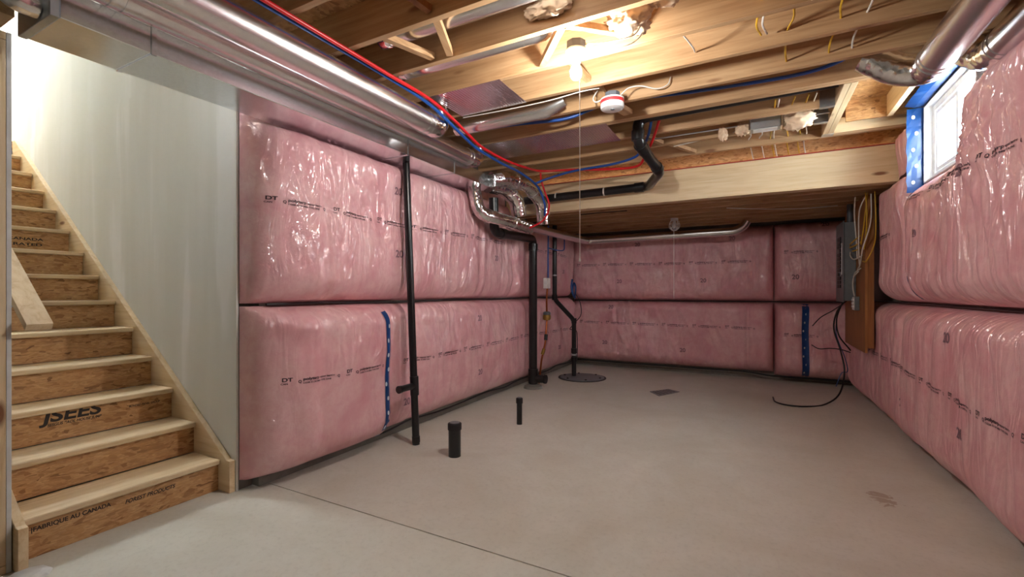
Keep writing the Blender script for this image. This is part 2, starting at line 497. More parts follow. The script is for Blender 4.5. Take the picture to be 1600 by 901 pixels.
# flat print: text as thin meshes
def text_mesh(body, size, align='LEFT'):
    cu = bpy.data.curves.new('t', 'FONT'); cu.body = body; cu.size = size; cu.align_x = align; cu.offset = size*0.03
    o = bpy.data.objects.new('t', cu); COL.objects.link(o)
    dg = bpy.context.evaluated_depsgraph_get(); dg.update()
    me = bpy.data.meshes.new_from_object(o.evaluated_get(dg))
    vs_ = [tuple(v.co) for v in me.vertices]; fs = [tuple(p.vertices) for p in me.polygons]
    bpy.data.objects.remove(o); bpy.data.curves.remove(cu); bpy.data.meshes.remove(me)
    return vs_, fs
def riser_print(k, rows):
    nx, _ = nose(k); zb = RISE*(k-1)
    V, F = [], []
    for body, size, y0, z0, shear, sx in rows:
        v, f = text_mesh(body, size); n0 = len(V)
        for x, y, _z in v:
            zz = z0 + y
            if zz > RISE-0.036: zz = RISE-0.036
            V.append((nx-0.0274, y0 + x*sx + y*shear, zb+zz))
        F += [tuple(i+n0 for i in ff) for ff in f]
    o = link('printed_lettering', me_from('printed_lettering', V, F), 'ink_black'); o['kind'] = 'stuff'
    o.parent = risers[k-1]; o.matrix_parent_inverse = Matrix.Translation((-(nx-0.028)+0, 0, -(zb+0.0005)))
    return o
riser_print(1, [('|FABRIQUE AU CANADA', 0.030, 0.862, 0.128, 0.0, 0.95), ('FOREST PRODUCTS', 0.031, 1.24, 0.112, 0.2, 0.90)])
riser_print(3, [('JSEES', 0.100, 1.07, 0.118, 0.15, 1.25), ('SESGUS 9AOL HOUSE JUMP', 0.022, 1.09, 0.092, 0.25, 0.95), ('BONDED PANEL GROUP', 0.019, 1.49, 0.118, 0.2, 0.85)])
riser_print(9, [('695', 0.05, 1.04, 0.06, 0.1, 1.6), ('OSB-1', 0.03, 0.86, 0.10, 0.0, 1.5), ('PANEL', 0.03, 0.86, 0.07, 0.0, 1.5), ('SPAN RATED', 0.03, 1.24, 0.05, 0.0, 1.9), ('CANADA', 0.03, 1.36, 0.095, 0.0, 1.7)])

o = BM().lathe([(0.085, 0.0), (0.075, 0.010), (0.05, 0.018), (0.02, 0.021)], (-2.935, 0.80, 0.0005), 9).done('plaster_spill', 'drywall_edge'); tag(o, 'dried white plaster spill on the slab at the stair foot', 'spill')
# handrail board on the rail wall
hr = thing('stair_handrail', 'short pine board handrail fixed over the stair beside the stud wall', 'handrail', (-3.0, 0.85, 1.12))
a = math.atan2(RISE, RUN)
b = BM(); d = Vector((-math.cos(a), 0, math.sin(a))); n = Vector((math.sin(a), 0, math.cos(a)))
p0 = Vector((-2.985, 0.855, 1.135))
vs_ = []
b.bar(p0, p0 + d*4.2, 0.092, 0.036, n).done('rail', 'pale_pine_x', hr)
for q in (0.28, 1.9, 3.5):
    c = p0 + d*q - n*0.02
    BM().tube(rounded([(c.x, 0.782, c.z-0.05), (c.x, 0.835, c.z-0.05), (c.x, 0.85, c.z)], 0.02), 0.008, 8).done('bracket', 'galvanised_hanger', hr, True)

# ------------------------------------------------------------------ joists
jy = [-2.3, -1.92, -1.54, -1.16, -0.78, -0.40, -0.02, 0.36, 0.74, 1.13, 1.52, 1.908, 2.281, 2.667, 3.05, 3.415, 3.765, 4.24, 4.62, 5.07]
jnames = ['above the stair foot', 'over the round supply pipes', 'just in front of the bare bulb', 'right behind the bare bulb', 'carrying the smoke alarm cable', 'just behind the smoke alarm', 'doubled, in front of the trimmer', 'hung on the trimmer, first', 'hung on the trimmer, second', 'last before the beam']
def joist(name, x0, x1, y0, z0, z1, label, mat='joist_wood_x', group='floor joists overhead', th=0.040):
    o = BM().box(x0, x1, y0, y0+th, z0, z1, 0.002).done(name, mat)
    return tag(o, label, 'joist', group)
for i, y in enumerate(jy):
    x0 = -3.58 if y < 0.55 else -2.92
    x1 = XR
    if y in (4.24, 4.62): x1 = 0.538
    if y >= 1.9:
        lab = 'pine floor joist ' + jnames[min(i-10, 9)]
    else: lab = 'pine floor joist above the larger round pipe, %s away from the bulb joist' % ('third fourth fifth sixth seventh eighth ninth tenth eleventh twelfth thirteenth'.split()[10-i])
    joist('floor_joist', x0, x1, y, ZC, ZS-0.001, lab)
joist('floor_joist', -2.92, XR, 3.807, ZC, ZS-0.001, 'second ply of the doubled pine joist in front of the trimmer')
for q, x in enumerate((0.540, 0.582)):
    o = BM().box(x, x+0.040, 3.849, 5.068, ZC, ZS-0.001, 0.002).done('trimmer_joist', 'pale_pine_y')
    tag(o, ('ply of the short trimmer with joist hangers on it', 'ply of the short trimmer facing the strand-board rim')[q], 'joist', 'trimmer plies near the window')
# joist hangers
for k, y in enumerate((4.24, 4.62)):
    t = thing('joist_hanger', 'galvanised hanger holding the %s cut joist on the trimmer' % ('first', 'second')[k], 'joist hanger', (0.5, y+0.02, ZC))
    b = BM(); b.box(0.44, 0.539, y-0.003, y-0.0005, ZC-0.002, ZC+0.17); b.box(0.44, 0.539, y+0.0405, y+0.043, ZC-0.002, ZC+0.17); b.done('side_plate', 'galvanised_hanger', t)
    BM().box(0.44, 0.539, y-0.003, y+0.043, ZC-0.005, ZC-0.0021).done('seat_plate', 'galvanised_hanger', t)
t = thing('joist_hanger', 'galvanised hanger at the end of the trimmer by the last joist', 'joist hanger', (0.58, 5.04, ZC))
BM().box(0.537, 0.625, 4.99, 5.068, ZC-0.005, ZC-0.001).done('seat_plate', 'galvanised_hanger', t)
BM().box(0.6225, 0.6255, 4.99, 5.068, ZC-0.005, ZC+0.16).done('side_plate', 'galvanised_hanger', t)
# rim board (strand board) and nailers by the window
o = BM().box(0.70, XR, 4.90, 4.915, ZC+0.06, ZS-0.001).done('rim_board', 'osb'); tag(o, 'strand-board rim panel between the trimmer and the window', 'rim board')
o = BM().box(0.98, 1.02, 3.85, 4.89, ZC+0.05, ZS-0.001, 0.002).done('rim_nailer', 'pale_pine_y'); tag(o, 'pale pine nailer beside the strand-board rim panel', 'lumber')
o = BM().box(0.626, XR-0.005, 4.99, 5.069, ZC-0.001, ZC+0.13, 0.002).done('header_ply', 'pale_pine_x'); tag(o, 'pale pine header between trimmer and foundation wall under the window head', 'lumber')

# bridging blocks between joists: endpoints on the joist undersides
def block(p0, p1, label, w=0.04, h=0.036, mat='joist_wood_y'):
    o = BM().bar(p0, p1, w, h).done('bridging_block', mat); tag(o, label, 'bridging', 'bridging blocks between the joists')
zb = ZC+0.022
block((-1.86, 1.952, zb), (-1.77, 2.277, zb+0.01), 'flat bridging block next to the round pipe, flared end')
block((-1.50, 1.952, zb+0.015), (-1.64, 2.277, zb), 'narrow tilted bridging block over the red pipe')
block((-1.62, 1.565, zb+0.10), (-1.50, 1.902, zb+0.02), 'dark bridging block above the round pipes', mat='plywood_z')
block((-0.93, 2.325, zb), (-1.20, 2.663, zb), 'bright bridging block lit by the bare bulb')
block((-0.90, 2.325, zb), (-0.60, 2.663, zb+0.03), 'bright bridging block running under the wool tuft')
block((-1.12, 2.712, zb+0.12), (-1.02, 3.046, zb+0.02), 'short tilted bridging block below the bulb joist')
block((-1.06, 3.094, zb+0.15), (-1.02, 3.411, zb+0.02), 'bridging block left of the smoke alarm', 0.075)
block((-0.98, 3.46, zb), (-0.92, 3.760, zb+0.02), 'bridging block behind the smoke alarm', 0.075)
block((-1.36, 4.285, zb), (-1.60, 4.615, zb+0.12), 'thin bridging block past the wide panning sheet')
block((-1.05, 4.285, zb+0.08), (-0.80, 4.615, zb), 'bridging block beside the black drain bend')
block((-0.85, 4.665, zb+0.06), (-0.55, 5.066, zb), 'bridging block past the black drain bend')

# beam and the lower joists beyond it
bm_ = thing('dropped_beam', 'long pale laminated beam with a red gasket strip on top', 'beam', (-0.8, 5.36, 2.305))
for q in range(3):
    BM().box(XL+0.02, 1.26, 5.30+q*0.043, 5.30+q*0.043+0.042, 2.305, 2.648, 0.002).done('ply', 'pale_pine_x', bm_)
BM().box(XL+0.02, 1.26, 5.290, 5.43, 2.649, 2.658).done('gasket_strip', 'red_gasket', bm_)
for k, y in enumerate((5.62, 5.94, 6.26, 6.58, 6.90, 7.22, 7.54)):
    ord_ = ['first', 'second', 'third', 'fourth', 'fifth', 'sixth', 'seventh'][k]
    joist('lower_joist', XL+0.01, XR-0.01, y, 2.315, 2.553, '%s low pine joist past the dropped beam' % ord_, group='low joists past the beam')

# ------------------------------------------------------------------ insulation blankets
def ridge(x): return 1-np.abs(2*x-1)
class Blanket:
    def __init__(s, name, label, frame, s0, s1, z0, z1, fn, mat, inward, step=0.02, hole=None):
        s.frame, s.fn, s.s0, s.s1, s.z0, s.z1 = frame, fn, s0, s1, z0, z1
        s.inward = inward
        ns = max(8, int((s1-s0)/step)); nz = max(8, int((z1-z0)/step))
        ls, lz = np.linspace(s0, s1, ns+1), np.linspace(z0, z1, nz+1)
        if hole:                                  # grid lines run exactly along the opening
            for h_ in hole[:2]:
                if s0 < h_ < s1: ls[np.argmin(np.abs(ls-h_))] = h_
            for h_ in hole[2:]:
                if z0 < h_ < z1: lz[np.argmin(np.abs(lz-h_))] = h_
        S, Zz = np.meshgrid(ls, lz, indexing='ij')
        D = fn(S, Zz)
        X, Y, Zw = frame(S, Zz, D)
        V = np.stack([X, Y, Zw], -1).reshape(-1, 3)
        idx = lambda i, j: i*(nz+1)+j
        F = []; keep = np.ones((ns, nz), bool)
        if hole:
            sc = (S[:-1, :-1]+S[1:, 1:])/2; zc = (Zz[:-1, :-1]+Zz[1:, 1:])/2
            keep = ~((sc > hole[0]) & (sc < hole[1]) & (zc > hole[2]) & (zc < hole[3]))
        for i in range(ns):
            for j in range(nz):
                if keep[i, j]:
                    f = (idx(i, j), idx(i+1, j), idx(i+1, j+1), idx(i, j+1))
                    F.append(f if s.inward > 0 else f[::-1])
        s.root = thing(name, label, 'insulation', tuple(np.array(frame((s0+s1)/2, z0, 0.02), float)), 'insulation blankets in clear film')
        s.body = link('film_covered_wool', me_from(name, V, F), mat, None, True)
        P(s.root, s.body)
    def pt(s, a, z, off):
        e = 0.012
        d = float(s.fn(np.array([a]), np.array([z]))[0])
        dm = max(d, float(s.fn(np.array([a+e]), np.array([z]))[0]), float(s.fn(np.array([a-e]), np.array([z]))[0]))
        x, y, zz = s.frame(a, z, (d*0.5+dm*0.5)+off)
        return (float(x), float(y), float(zz))
    def arr(s, A, Zv, off):
        D = s.fn(A, Zv)
        return np.stack(s.frame(A, Zv, D+off), -1)
    def strip(s, name, mat, path, width, off=0.004, parent=None, n=24):
        """a strip of tape that follows the surface; path: [(s,z)...]"""
        V, F = [], []
        pts = [Vector((p[0], p[1], 0)) for p in path]
        pts = curve(pts, max(2, n//(len(pts)-1)))
        for i, p in enumerate(pts):
            t = (pts[min(i+1, len(pts)-1)]-pts[max(0, i-1)]).normalized(); nn = Vector((t.y, -t.x, 0))
            for o in (-0.5, 0.0, 0.5):
                q = p + nn*width*o
                V.append((q.x, q.y))
        A = np.array(V); W = s.arr(A[:, 0], A[:, 1], off)
        for i in range(len(pts)-1):
            for k in range(2):
                f = (i*3+k, i*3+k+1, i*3+k+4, i*3+k+3); F.append(f)
        o = link(name, me_from(name, W, F), mat, None, True); P(parent or s.root, o)
        return o
    def dots(s, tape, path_fn, n, r=0.014):
        for i in range(n):
            a, z = path_fn((i+0.5)/n)
            V = [s.pt(a, z, 0.0065)]
            F = []
            for k in range(10): V.append(s.pt(a+r*0.8*math.cos(k*math.pi/5), z+r*1.3*math.sin(k*math.pi/5), 0.0065))
            F = [(0, 1+k, 1+(k+1) % 10) for k in range(10)]
            o = link('tape_logo', me_from('tape_logo', V, F), 'tape_white'); o.parent = tape
    def printing(s, rows, flip=1, name='printed_lettering'):
        """rows: (text, size, s at text start, z, slope, sx)"""
        big = [r for r in rows if r[0] == '20']
        if big and len(big) < len(rows):
            s.printing(big, flip, 'rating_numeral'); rows = [r for r in rows if r[0] != '20']
        V, F = [], []
        for body, size, a0, z0, slope, sx in rows:
            v, f = text_mesh(body, size); n0 = len(V)
            for x, y, _ in v: V.append((a0+flip*x*sx, z0+y+slope*x*sx))
            F += [tuple(i+n0 for i in ff) for ff in f]
        if not V: return
        A = np.array(V); A[:, 0] = np.clip(A[:, 0], s.s0+0.01, s.s1-0.01)
        W = s.arr(A[:, 0], A[:, 1], 0.003)
        o = link(name, me_from(name, W, F), 'ink_grey' if name == 'rating_numeral' else 'ink'); P(s.root, o); o['kind'] = 'stuff'
        return o
def print_rows(a0, a1, zf, flip=1, skip=()):
    """repeat of the film maker's line along a blanket from a0 to a1"""
    rows = []; a = a0; step = 0.46*flip; i = 0
    while (a+step-a1)*flip < 0:
        if not any(lo <= a <= hi for lo, hi in skip):
            z = zf(a); sl = (zf(a+0.2*flip)-z)/0.2
            rows += [('DT', 0.034, a, z, sl, 1.2), ('CAN', 0.014, a-0.005*flip, z-0.02, sl, 1.2),
                     ('polytarp', 0.026, a+0.115*flip, zf(a+0.115*flip), sl, 1.35), ('vapour barrier', 0.019, a+0.238*flip, zf(a+0.238*flip), sl, 1.05),
                     ('CGSB 51-34 M86 TYPE ONE', 0.015, a+0.115*flip, zf(a+0.115*flip)-0.022, sl, 1.2), ('Q', 0.026, a+0.085*flip, zf(a+0.085*flip)-0.014, sl, 1), ('Q', 0.026, a+0.375*flip, zf(a+0.375*flip)-0.014, sl, 1)]
        a += step; i += 1
    return rows

frL = lambda s, z, d: (XL + d, s, z + 0*s)
frB = lambda s, z, d: (s + 0*d, YB - d, z + 0*s)
frR = lambda s, z, d: (XR - d, s + 0*d, z + 0*s)

def wrinkle(S, Z, fs, fz, amp, seed, p=3):
    t = np.clip((np.abs(vnoise(S*fs+seed, Z*fz+seed*1.7+1.4*vnoise(S*1.3, Z*1.1+seed))-0.5))/0.28, 0, 1)
    return amp*0.8*(0.5+0.5*np.cos(np.pi*t))
def lump(S, Z, f, amp, seed): return amp*(vnoise(S*f+seed, Z*f+seed*2.3)-0.5)

# left wall -------------------------------------------------------------
def left_fn(z0, z1, s0, s1, D, r_s0, seed, dips=(), rs1=0.05, big=None, tuck=None):
    def fn(S, Z):
        S = np.asarray(S, float); Z = np.asarray(Z, float)
        e = rnd_edge(Z-z0, 0.22)*rnd_edge(z1-Z, 0.16)*rnd_edge(S-s0, r_s0)*rnd_edge(s1-S, rs1)
        d = D*(1.0 if big is None else big(S))
        w = wrinkle(S, Z, 7, 1.0, 0.012, seed) + wrinkle(S, Z, 11, 2.5, 0.005, seed+5) + lump(S, Z, 2.6, 0.05, seed) + lump(S, Z, 9, 0.014, seed+3)
        for c, wd, dp in dips: w = w - dp*np.exp(-((S-c)/wd)**2)
        if tuck: e = e*(0.27+0.73*rnd_edge(tuck-Z, 0.13))
        return np.maximum(0.006, e*(d+w)+0.006) - (0.058*(1-rnd_edge(S-s0, 0.10)) if r_s0 > 0.2 else 0.0)
    return fn
LM = 'pink_insulation_left'
bigL = lambda S: 1.0 + 0.35*np.exp(-((S-2.35)/0.55)**2)
LU = Blanket('insulation_blanket', 'upper pink blanket along the wall under the rectangular duct', frL, 1.80, 5.28, 1.225, 2.64,
             left_fn(1.225, 2.64, 1.80, 5.28, 0.19, 0.34, 3.0, [(3.25, .05, .05), (2.25, .04, .02), (4.4, .05, .02)], 0.10, lambda S: 1.0+0.2*np.exp(-((S-2.2)/0.4)**2)-0.22/(1+np.exp(-(S-4.3)*6)), 2.417), LM, 1)
LU2 = Blanket('insulation_blanket', 'upper pink blanket behind the thick black stack and water meter', frL, 5.285, 7.56, 1.225, 2.295,
             left_fn(1.225, 2.295, 5.285, 7.56, 0.17, 0.10, 5.0, [(5.62, .08, .05)], 0.2), LM, 1)
LL1 = Blanket('insulation_blanket', 'lower pink blanket bulging next to the drywall, ending at blue tape', frL, 1.80, 2.90, 0.07, 1.205,
              left_fn(0.07, 1.205, 1.80, 2.90, 0.21, 0.36, 9.0, [(2.2, .05, .02)], 0.045, bigL), LM, 1)
LL2 = Blanket('insulation_blanket', 'lower pink blanket behind the black drain pipes, past the blue tape', frL, 2.905, 7.56, 0.10, 1.205,
              left_fn(0.10, 1.205, 2.905, 7.56, 0.19, 0.06, 14.0, [(3.3, .06, .05), (5.62, .06, .05)], 0.2), LM, 1)
zL = lambda a: 1.90 + 0.012*math.sin(a*1.6)
LU.printing(print_rows(1.86, 5.2, zL)+[('20', 0.085, a, z, 0, 1) for a, z in ((2.98, 2.14), (2.98, 1.60), (4.75, 1.68), (4.2, 2.14))])
LU2.printing(print_rows(5.75, 7.4, zL)+[('20', 0.085, 6.9, 1.60, 0, 1)])
LL1.printing(print_rows(1.93, 2.88, lambda a: 0.72+0.015*math.sin(a*2)))
LL2.printing(print_rows(3.10, 7.4, lambda a: 0.70+0.012*math.sin(a*1.4))+[('20', 0.085, a, z, 0, 1) for a, z in ((3.10, 0.30), (4.3, 0.98), (4.3, 0.38), (6.7, 0.4))])
tp = LL1.strip('sheathing_tape', 'sheathing_tape_blue', [(2.815, 1.14), (2.835, 0.98), (2.84, 0.62), (2.835, 0.10)], 0.06, 0.006)
LL1.dots(tp, lambda t: (2.832+0.012*math.sin(t*19.0), 1.08-0.95*t), 8)
def black_strip(name, label, pts, r=0.009):
    o = BM().tube(curve(pts, 5), r, 6).done(name, 'black_strip', None, True); return tag(o, label, 'strip', 'black fastening strips')
black_strip('fastening_strip', 'black fastening strip between the blankets under the rectangular duct', [(XL+0.05+0.022*(i % 3 == 1), 1.92+i*0.36, 1.215+0.008*math.sin(i*1.3)) for i in range(17)])
black_strip('fastening_strip', 'black strip along the foot of the blankets behind the drain pipes', [(XL+0.055+0.02*(i % 2), 1.92+i*0.36, 0.085+0.012*math.sin(i*1.9)) for i in range(17)])

# back wall -------------------------------------------------------------
def back_fn(z0, z1, s0, s1, D, seed, dips=(), bumpx=0.30):
    def fn(S, Z):
        S = np.asarray(S, float); Z = np.asarray(Z, float)
        e = rnd_edge(Z-z0, 0.20)*rnd_edge(z1-Z, 0.14)*rnd_edge(S-s0, 0.12)*rnd_edge(s1-S, 0.12)
        w = wrinkle(S+0.5*Z, Z, 5, 1.2, 0.016, seed) + wrinkle(S, Z, 13, 4.0, 0.007, seed+5) + lump(S, Z, 2.2, 0.05, seed) + lump(S, Z, 8, 0.014, seed+3)
        for c, wd, dp in dips: w = w - dp*np.exp(-((S-c)/wd)**2)
        return np.maximum(0.006, e*(D+w)+0.006)
    return fn
BK = 'pink_insulation_back'
BU = Blanket('insulation_blanket', 'upper pink blanket on the end wall below the long round pipe', frB, -2.90, 0.243, 1.165, 2.30, back_fn(1.165, 2.30, -2.90, 0.243, 0.24, 21.0, [(-2.1, .03, .02)]), BK, 1)
BL = Blanket('insulation_blanket', 'lower pink blanket on the end wall behind the sump cover', frB, -2.90, 0.243, 0.11, 1.148, back_fn(0.11, 1.148, -2.90, 0.243, 0.26, 27.0, [(-2.05, .03, .02), (-0.1, .025, .05)]), BK, 1)
BU2 = Blanket('insulation_blanket', 'upper pink blanket bulging beside the grey breaker panel', frB, 0.248, 1.29, 1.165, 2.30, back_fn(1.165, 2.30, 0.248, 1.29, 0.36, 33.0), BK, 1)
BL2 = Blanket('insulation_blanket', 'lower pink blanket crossed by dark tape under the breaker panel', frB, 0.248, 1.29, 0.07, 1.148, back_fn(0.07, 1.148, 0.248, 1.29, 0.40, 39.0, [(0.63, .05, .05)]), BK, 1)
BU.printing(print_rows(-2.75, 0.2, lambda a: 1.76+0.008*math.sin(a*2)) + [('20', 0.085, a, z, 0, 1) for a, z in ((-1.75, 2.05), (-0.35, 2.08), (-2.05, 1.45), (-0.75, 1.45))])
BL.printing(print_rows(-2.7, 0.2, lambda a: 0.79-0.02*(a+2.7)/2.7) + [('20', 0.085, a, z, 0, 1) for a, z in ((-2.2, 1.02), (-1.05, 0.36), (-2.3, 0.42))])
BU2.printing(print_rows(0.36, 1.2, lambda a: 1.86) + [('20', 0.09, 0.45, 1.48, 0, 1), ('20', 0.09, 0.8, 2.2, 0, 1)])
BL2.printing(print_rows(0.36, 1.2, lambda a: 0.70))
tp = BL2.strip('sheathing_tape', 'sheathing_tape_blue', [(0.62, 1.13), (0.61, 0.8), (0.615, 0.45), (0.62, 0.085)], 0.085, 0.006)
BL2.dots(tp, lambda t: (0.605+0.02*math.sin(t*17), 1.05-0.93*t), 8, 0.012)
black_strip('fastening_strip', 'black fastening strip between the blankets on the end wall', [(-2.85+i*0.34, YB-0.10-(0.05 if i > 8 else 0), 1.157) for i in range(13)])
black_strip('fastening_strip', 'black strip along the foot of the end wall blankets', [(-2.85+i*0.34, YB-0.12-(0.08 if i > 8 else 0), 0.10-0.02*(i > 8)) for i in range(13)], 0.012)

# right wall ------------------------------------------------------------
def right_fn(z0, z1, s0, s1, D, seed, win=False, dips=(), re0=0.12, re1=0.12, rz0=0.2, rz1=0.16):
    def fn(S, Z):
        S = np.asarray(S, float); Z = np.asarray(Z, float)
        e = rnd_edge(Z-z0, rz0)*rnd_edge(z1-Z, rz1)*rnd_edge(S-s0, re0)*rnd_edge(s1-S, re1)
        w = wrinkle(S+0.35*Z*np.sin(S*1.7), Z, 6, 0.6, 0.020, seed) + wrinkle(S, Z, 9, 1.0, 0.010, seed+5) + lump(S, Z, 2.2, 0.05, seed)
        if win:
            dx = np.maximum(np.maximum(WY0-S, S-WY1), 0); dz = np.maximum(WZ0-Z, 0)
            dist = np.sqrt(dx*dx+dz*dz)
            ff = rnd_edge(dist, 0.20)
            e = e*(0.30+0.70*ff); w = w*np.clip(dist/0.12, 0, 1)
            ang = np.arctan2(Z-(WZ0+0.05), S-WY0)            # folds radiating from the window corner
            rr = np.sqrt((S-WY0)**2+(Z-WZ0)**2)
            w = w + 0.022*ridge(vnoise(ang*6.0+seed, rr*0.9))**3*np.exp(-rr/0.8)
        for c, wd, dp in dips: w = w - dp*np.exp(-((S-c)/wd)**2)
        if win: e = e*(0.16+0.84*rnd_edge(2.545-Z, 0.14))
        return np.maximum(0.006, e*(D+w)+0.006)
    return fn
RM = 'pink_insulation_right'
RU = Blanket('insulation_blanket', 'upper pink blanket wrapping under and beside the small window', frR, 1.2, 4.82, 1.205, 2.80, right_fn(1.205, 2.80, 1.2, 4.82, 0.22, 45.0, True, re1=0.10), RM, -1, hole=(WY0, 4.83, WZ0, 2.95))
RU2 = Blanket('insulation_blanket', 'upper pink blanket between the window tape and the plywood backer', frR, 4.83, 5.67, 1.205, 2.298, right_fn(1.205, 2.298, 4.83, 5.67, 0.22, 51.0, re0=0.10, rz1=0.08), RM, -1)
RU3 = Blanket('insulation_blanket', 'small torn pink flap of blanket between window tape and beam end', frR, 4.742, 5.27, 2.157, 2.70, right_fn(2.157, 2.70, 4.742, 5.27, 0.18, 63.0, re0=0.03, re1=0.06, rz0=0.03, rz1=0.05), RM, -1, hole=(4.828, 5.3, 2.0, 2.302))
RL = Blanket('insulation_blanket', 'long lower pink blanket with draped folds under the window', frR, 1.2, 7.40, 0.03, 1.19, right_fn(0.03, 1.19, 1.2, 7.40, 0.225, 57.0, rz0=0.24, dips=[(4.9, .06, .03)]), RM, -1)
RU.printing(print_rows(4.72, 1.4, lambda a: 2.04-0.02*(4.7-a), -1) + [('20', 0.09, 4.55, 1.72, 0, 1), ('20', 0.09, 3.62, 1.98, 0, 1)], -1)
RU2.printing(print_rows(5.60, 4.9, lambda a: 1.80+0.05*(5.7-a), -1), -1)
RL.printing(print_rows(6.6, 1.5, lambda a: 0.66+0.025*math.sin(a*1.5), -1) + [('20', 0.09, 4.9, 0.36, 0, 1), ('20', 0.09, 3.9, 0.98, 0, 1), ('20', 0.09, 3.72, 0.42, 0, 1)], -1)
black_strip('fastening_strip', 'black fastening strip between the blankets under the window', [(XR-0.06, 1.25+i*0.36, 1.1975) for i in range(18)])
# dark blue seam tape below the window corner
ot = RU.strip('sheathing_tape', 'sheathing_tape_blue', [(4.76, 2.12), (4.80, 1.9), (4.795, 1.5), (4.77, 1.24)], 0.05, 0.008)

# ------------------------------------------------------------------ window in the right wall
wn = BM(); XF0, XF1 = 1.225, 1.29
wn = struct(thing('window_1', None, None, (XF0, 4.23, WZ0)))
def frame_ring(y0, y1, z0, z1, w, x0, x1, name, mat):
    b = BM()
    b.box(x0, x1, y0, y0+w, z0, z1, 0.003); b.box(x0, x1, y1-w, y1, z0, z1, 0.003)
    b.box(x0, x1, y0+w, y1-w, z0, z0+w, 0.003); b.box(x0, x1, y0+w, y1-w, z1-w, z1, 0.003)
    return b.done(name, mat, wn)
frame_ring(WY0+0.002, WY1-0.002, WZ0+0.002, WZ1-0.002, 0.012, 1.175, XR+0.10, 'jamb_liner', 'white_vinyl')
frame_ring(WY0+0.014, WY1-0.014, WZ0+0.014, WZ1-0.014, 0.05, XF0, XF1+0.03, 'window_frame', 'white_vinyl')
mid = 4.23
frame_ring(mid-0.02, WY1-0.069, WZ0+0.069, WZ1-0.069, 0.034, XF0+0.005, XF0+0.03, 'sash', 'white_vinyl')
frame_ring(WY0+0.069, mid+0.02, WZ0+0.069, WZ1-0.069, 0.034, XF0+0.035, XF0+0.06, 'sash', 'white_vinyl')
BM().box(XF0+0.014, XF0+0.020, mid+0.014, WY1-0.103, WZ0+0.103, WZ1-0.103).done('pane', 'window_glass', wn)
BM().box(XF0+0.044, XF0+0.050, WY0+0.103, mid-0.014, WZ0+0.103, WZ1-0.103).done('pane', 'window_glass', wn)
# blue flashing tape round the opening
ft = thing('flashing_tape', 'bright blue tape with white logos lining the window opening', 'tape', (1.14, 4.73, WZ0))
V = []; n = 14
rs = np.random.RandomState(3)
for i in range(n+1):
    z = WZ0-0.06+(WZ1-WZ0+0.06)*i/n; j = 0.008*(rs.rand()-0.5)
    for k, x in enumerate((1.075, 1.105, 1.14, 1.180)):
        V.append((x+j, 4.735+0.006*(rs.rand()-0.5), z))
for q in (0,):
    F = [(i*4+k, i*4+k+1, i*4+k+5, i*4+k+4) for i in range(n) for k in range(3)]
o = link('side_strip', me_from('side_strip', V, F), 'sheathing_tape_blue'); md = o.modifiers.new('s', 'SOLIDIFY'); md.thickness = 0.002; P(ft, o)
sidestrip = o
for i in range(5):
    z = WZ0+0.02+i*0.13; V = [(1.125+(i % 2)*0.02-0.01, 4.7295, z)]
    for k in range(12): V.append((V[0][0]+0.012*math.cos(k*math.pi/6), 4.7290, z+0.016*math.sin(k*math.pi/6)))
    o = link('tape_logo', me_from('tape_logo', V, [(0, 1+k, 1+(k+1) % 12) for k in range(12)]), 'tape_white'); o.parent = sidestrip
V = []; 
for i in range(15):
    y = 4.735 - 1.0*i/14
    for k, x in enumerate((1.06, 1.12, 1.18)): V.append((x, y, WZ1+0.008+0.006*(rs.rand()-0.5)+(0.02 if k == 0 else 0)))
o = link('head_strip', me_from('head_strip', V, [(i*3+k, i*3+k+1, i*3+k+4, i*3+k+3) for i in range(14) for k in range(2)]), 'sheathing_tape_blue'); md = o.modifiers.new('s', 'SOLIDIFY'); md.thickness = 0.002; P(ft, o)

# ------------------------------------------------------------------ rectangular supply trunk
du = thing('supply_trunk_duct', 'rectangular galvanised trunk duct along the wall of pink blankets', 'duct', (-2.675, 2.5, 2.42))
DX0, DX1, DZ0, DZ1 = -2.84, -2.50, 2.418, 2.546
secs = [0.775, 1.105, 2.9, 3.55, 4.30]
for i in range(4):
    y0, y1 = secs[i], secs[i+1]
    sh = 0.0 if i < 2 else 0.0
    BM().box(DX0, DX1, y0+0.001, y1-0.001, DZ0-(0.0 if i < 3 else 0.002), DZ1, 0.003).done('duct_section', 'galvanised_duct', du)
for y in secs[1:4]:
    b = BM(); b.box(DX0-0.004, DX1+0.006, y-0.010, y+0.010, DZ0-0.006, DZ0-0.0005); b.box(DX1+0.0005, DX1+0.007, y-0.010, y+0.010, DZ0-0.006, DZ1)
    b.done('drive_cleat', 'galvanised_duct', du)
b = BM(); b.box(DX0-0.002, DX1+0.003, 0.745, 0.775, DZ0-0.004, DZ1+0.004, 0.002); b.done('end_collar', 'galvanised_hanger', du)
ed = thing('return_drop_duct', 'short crinkled foil elbow rising behind the near end of the trunk duct', 'duct', (-2.66, 0.68, 2.5))
BM().tube(rounded([(-2.61, 0.742, 2.475), (-2.61, 0.66, 2.475), (-2.61, 0.64, 2.80)], 0.09, 8), 0.050, 18).done('elbow', 'crinkled_foil', ed, True)

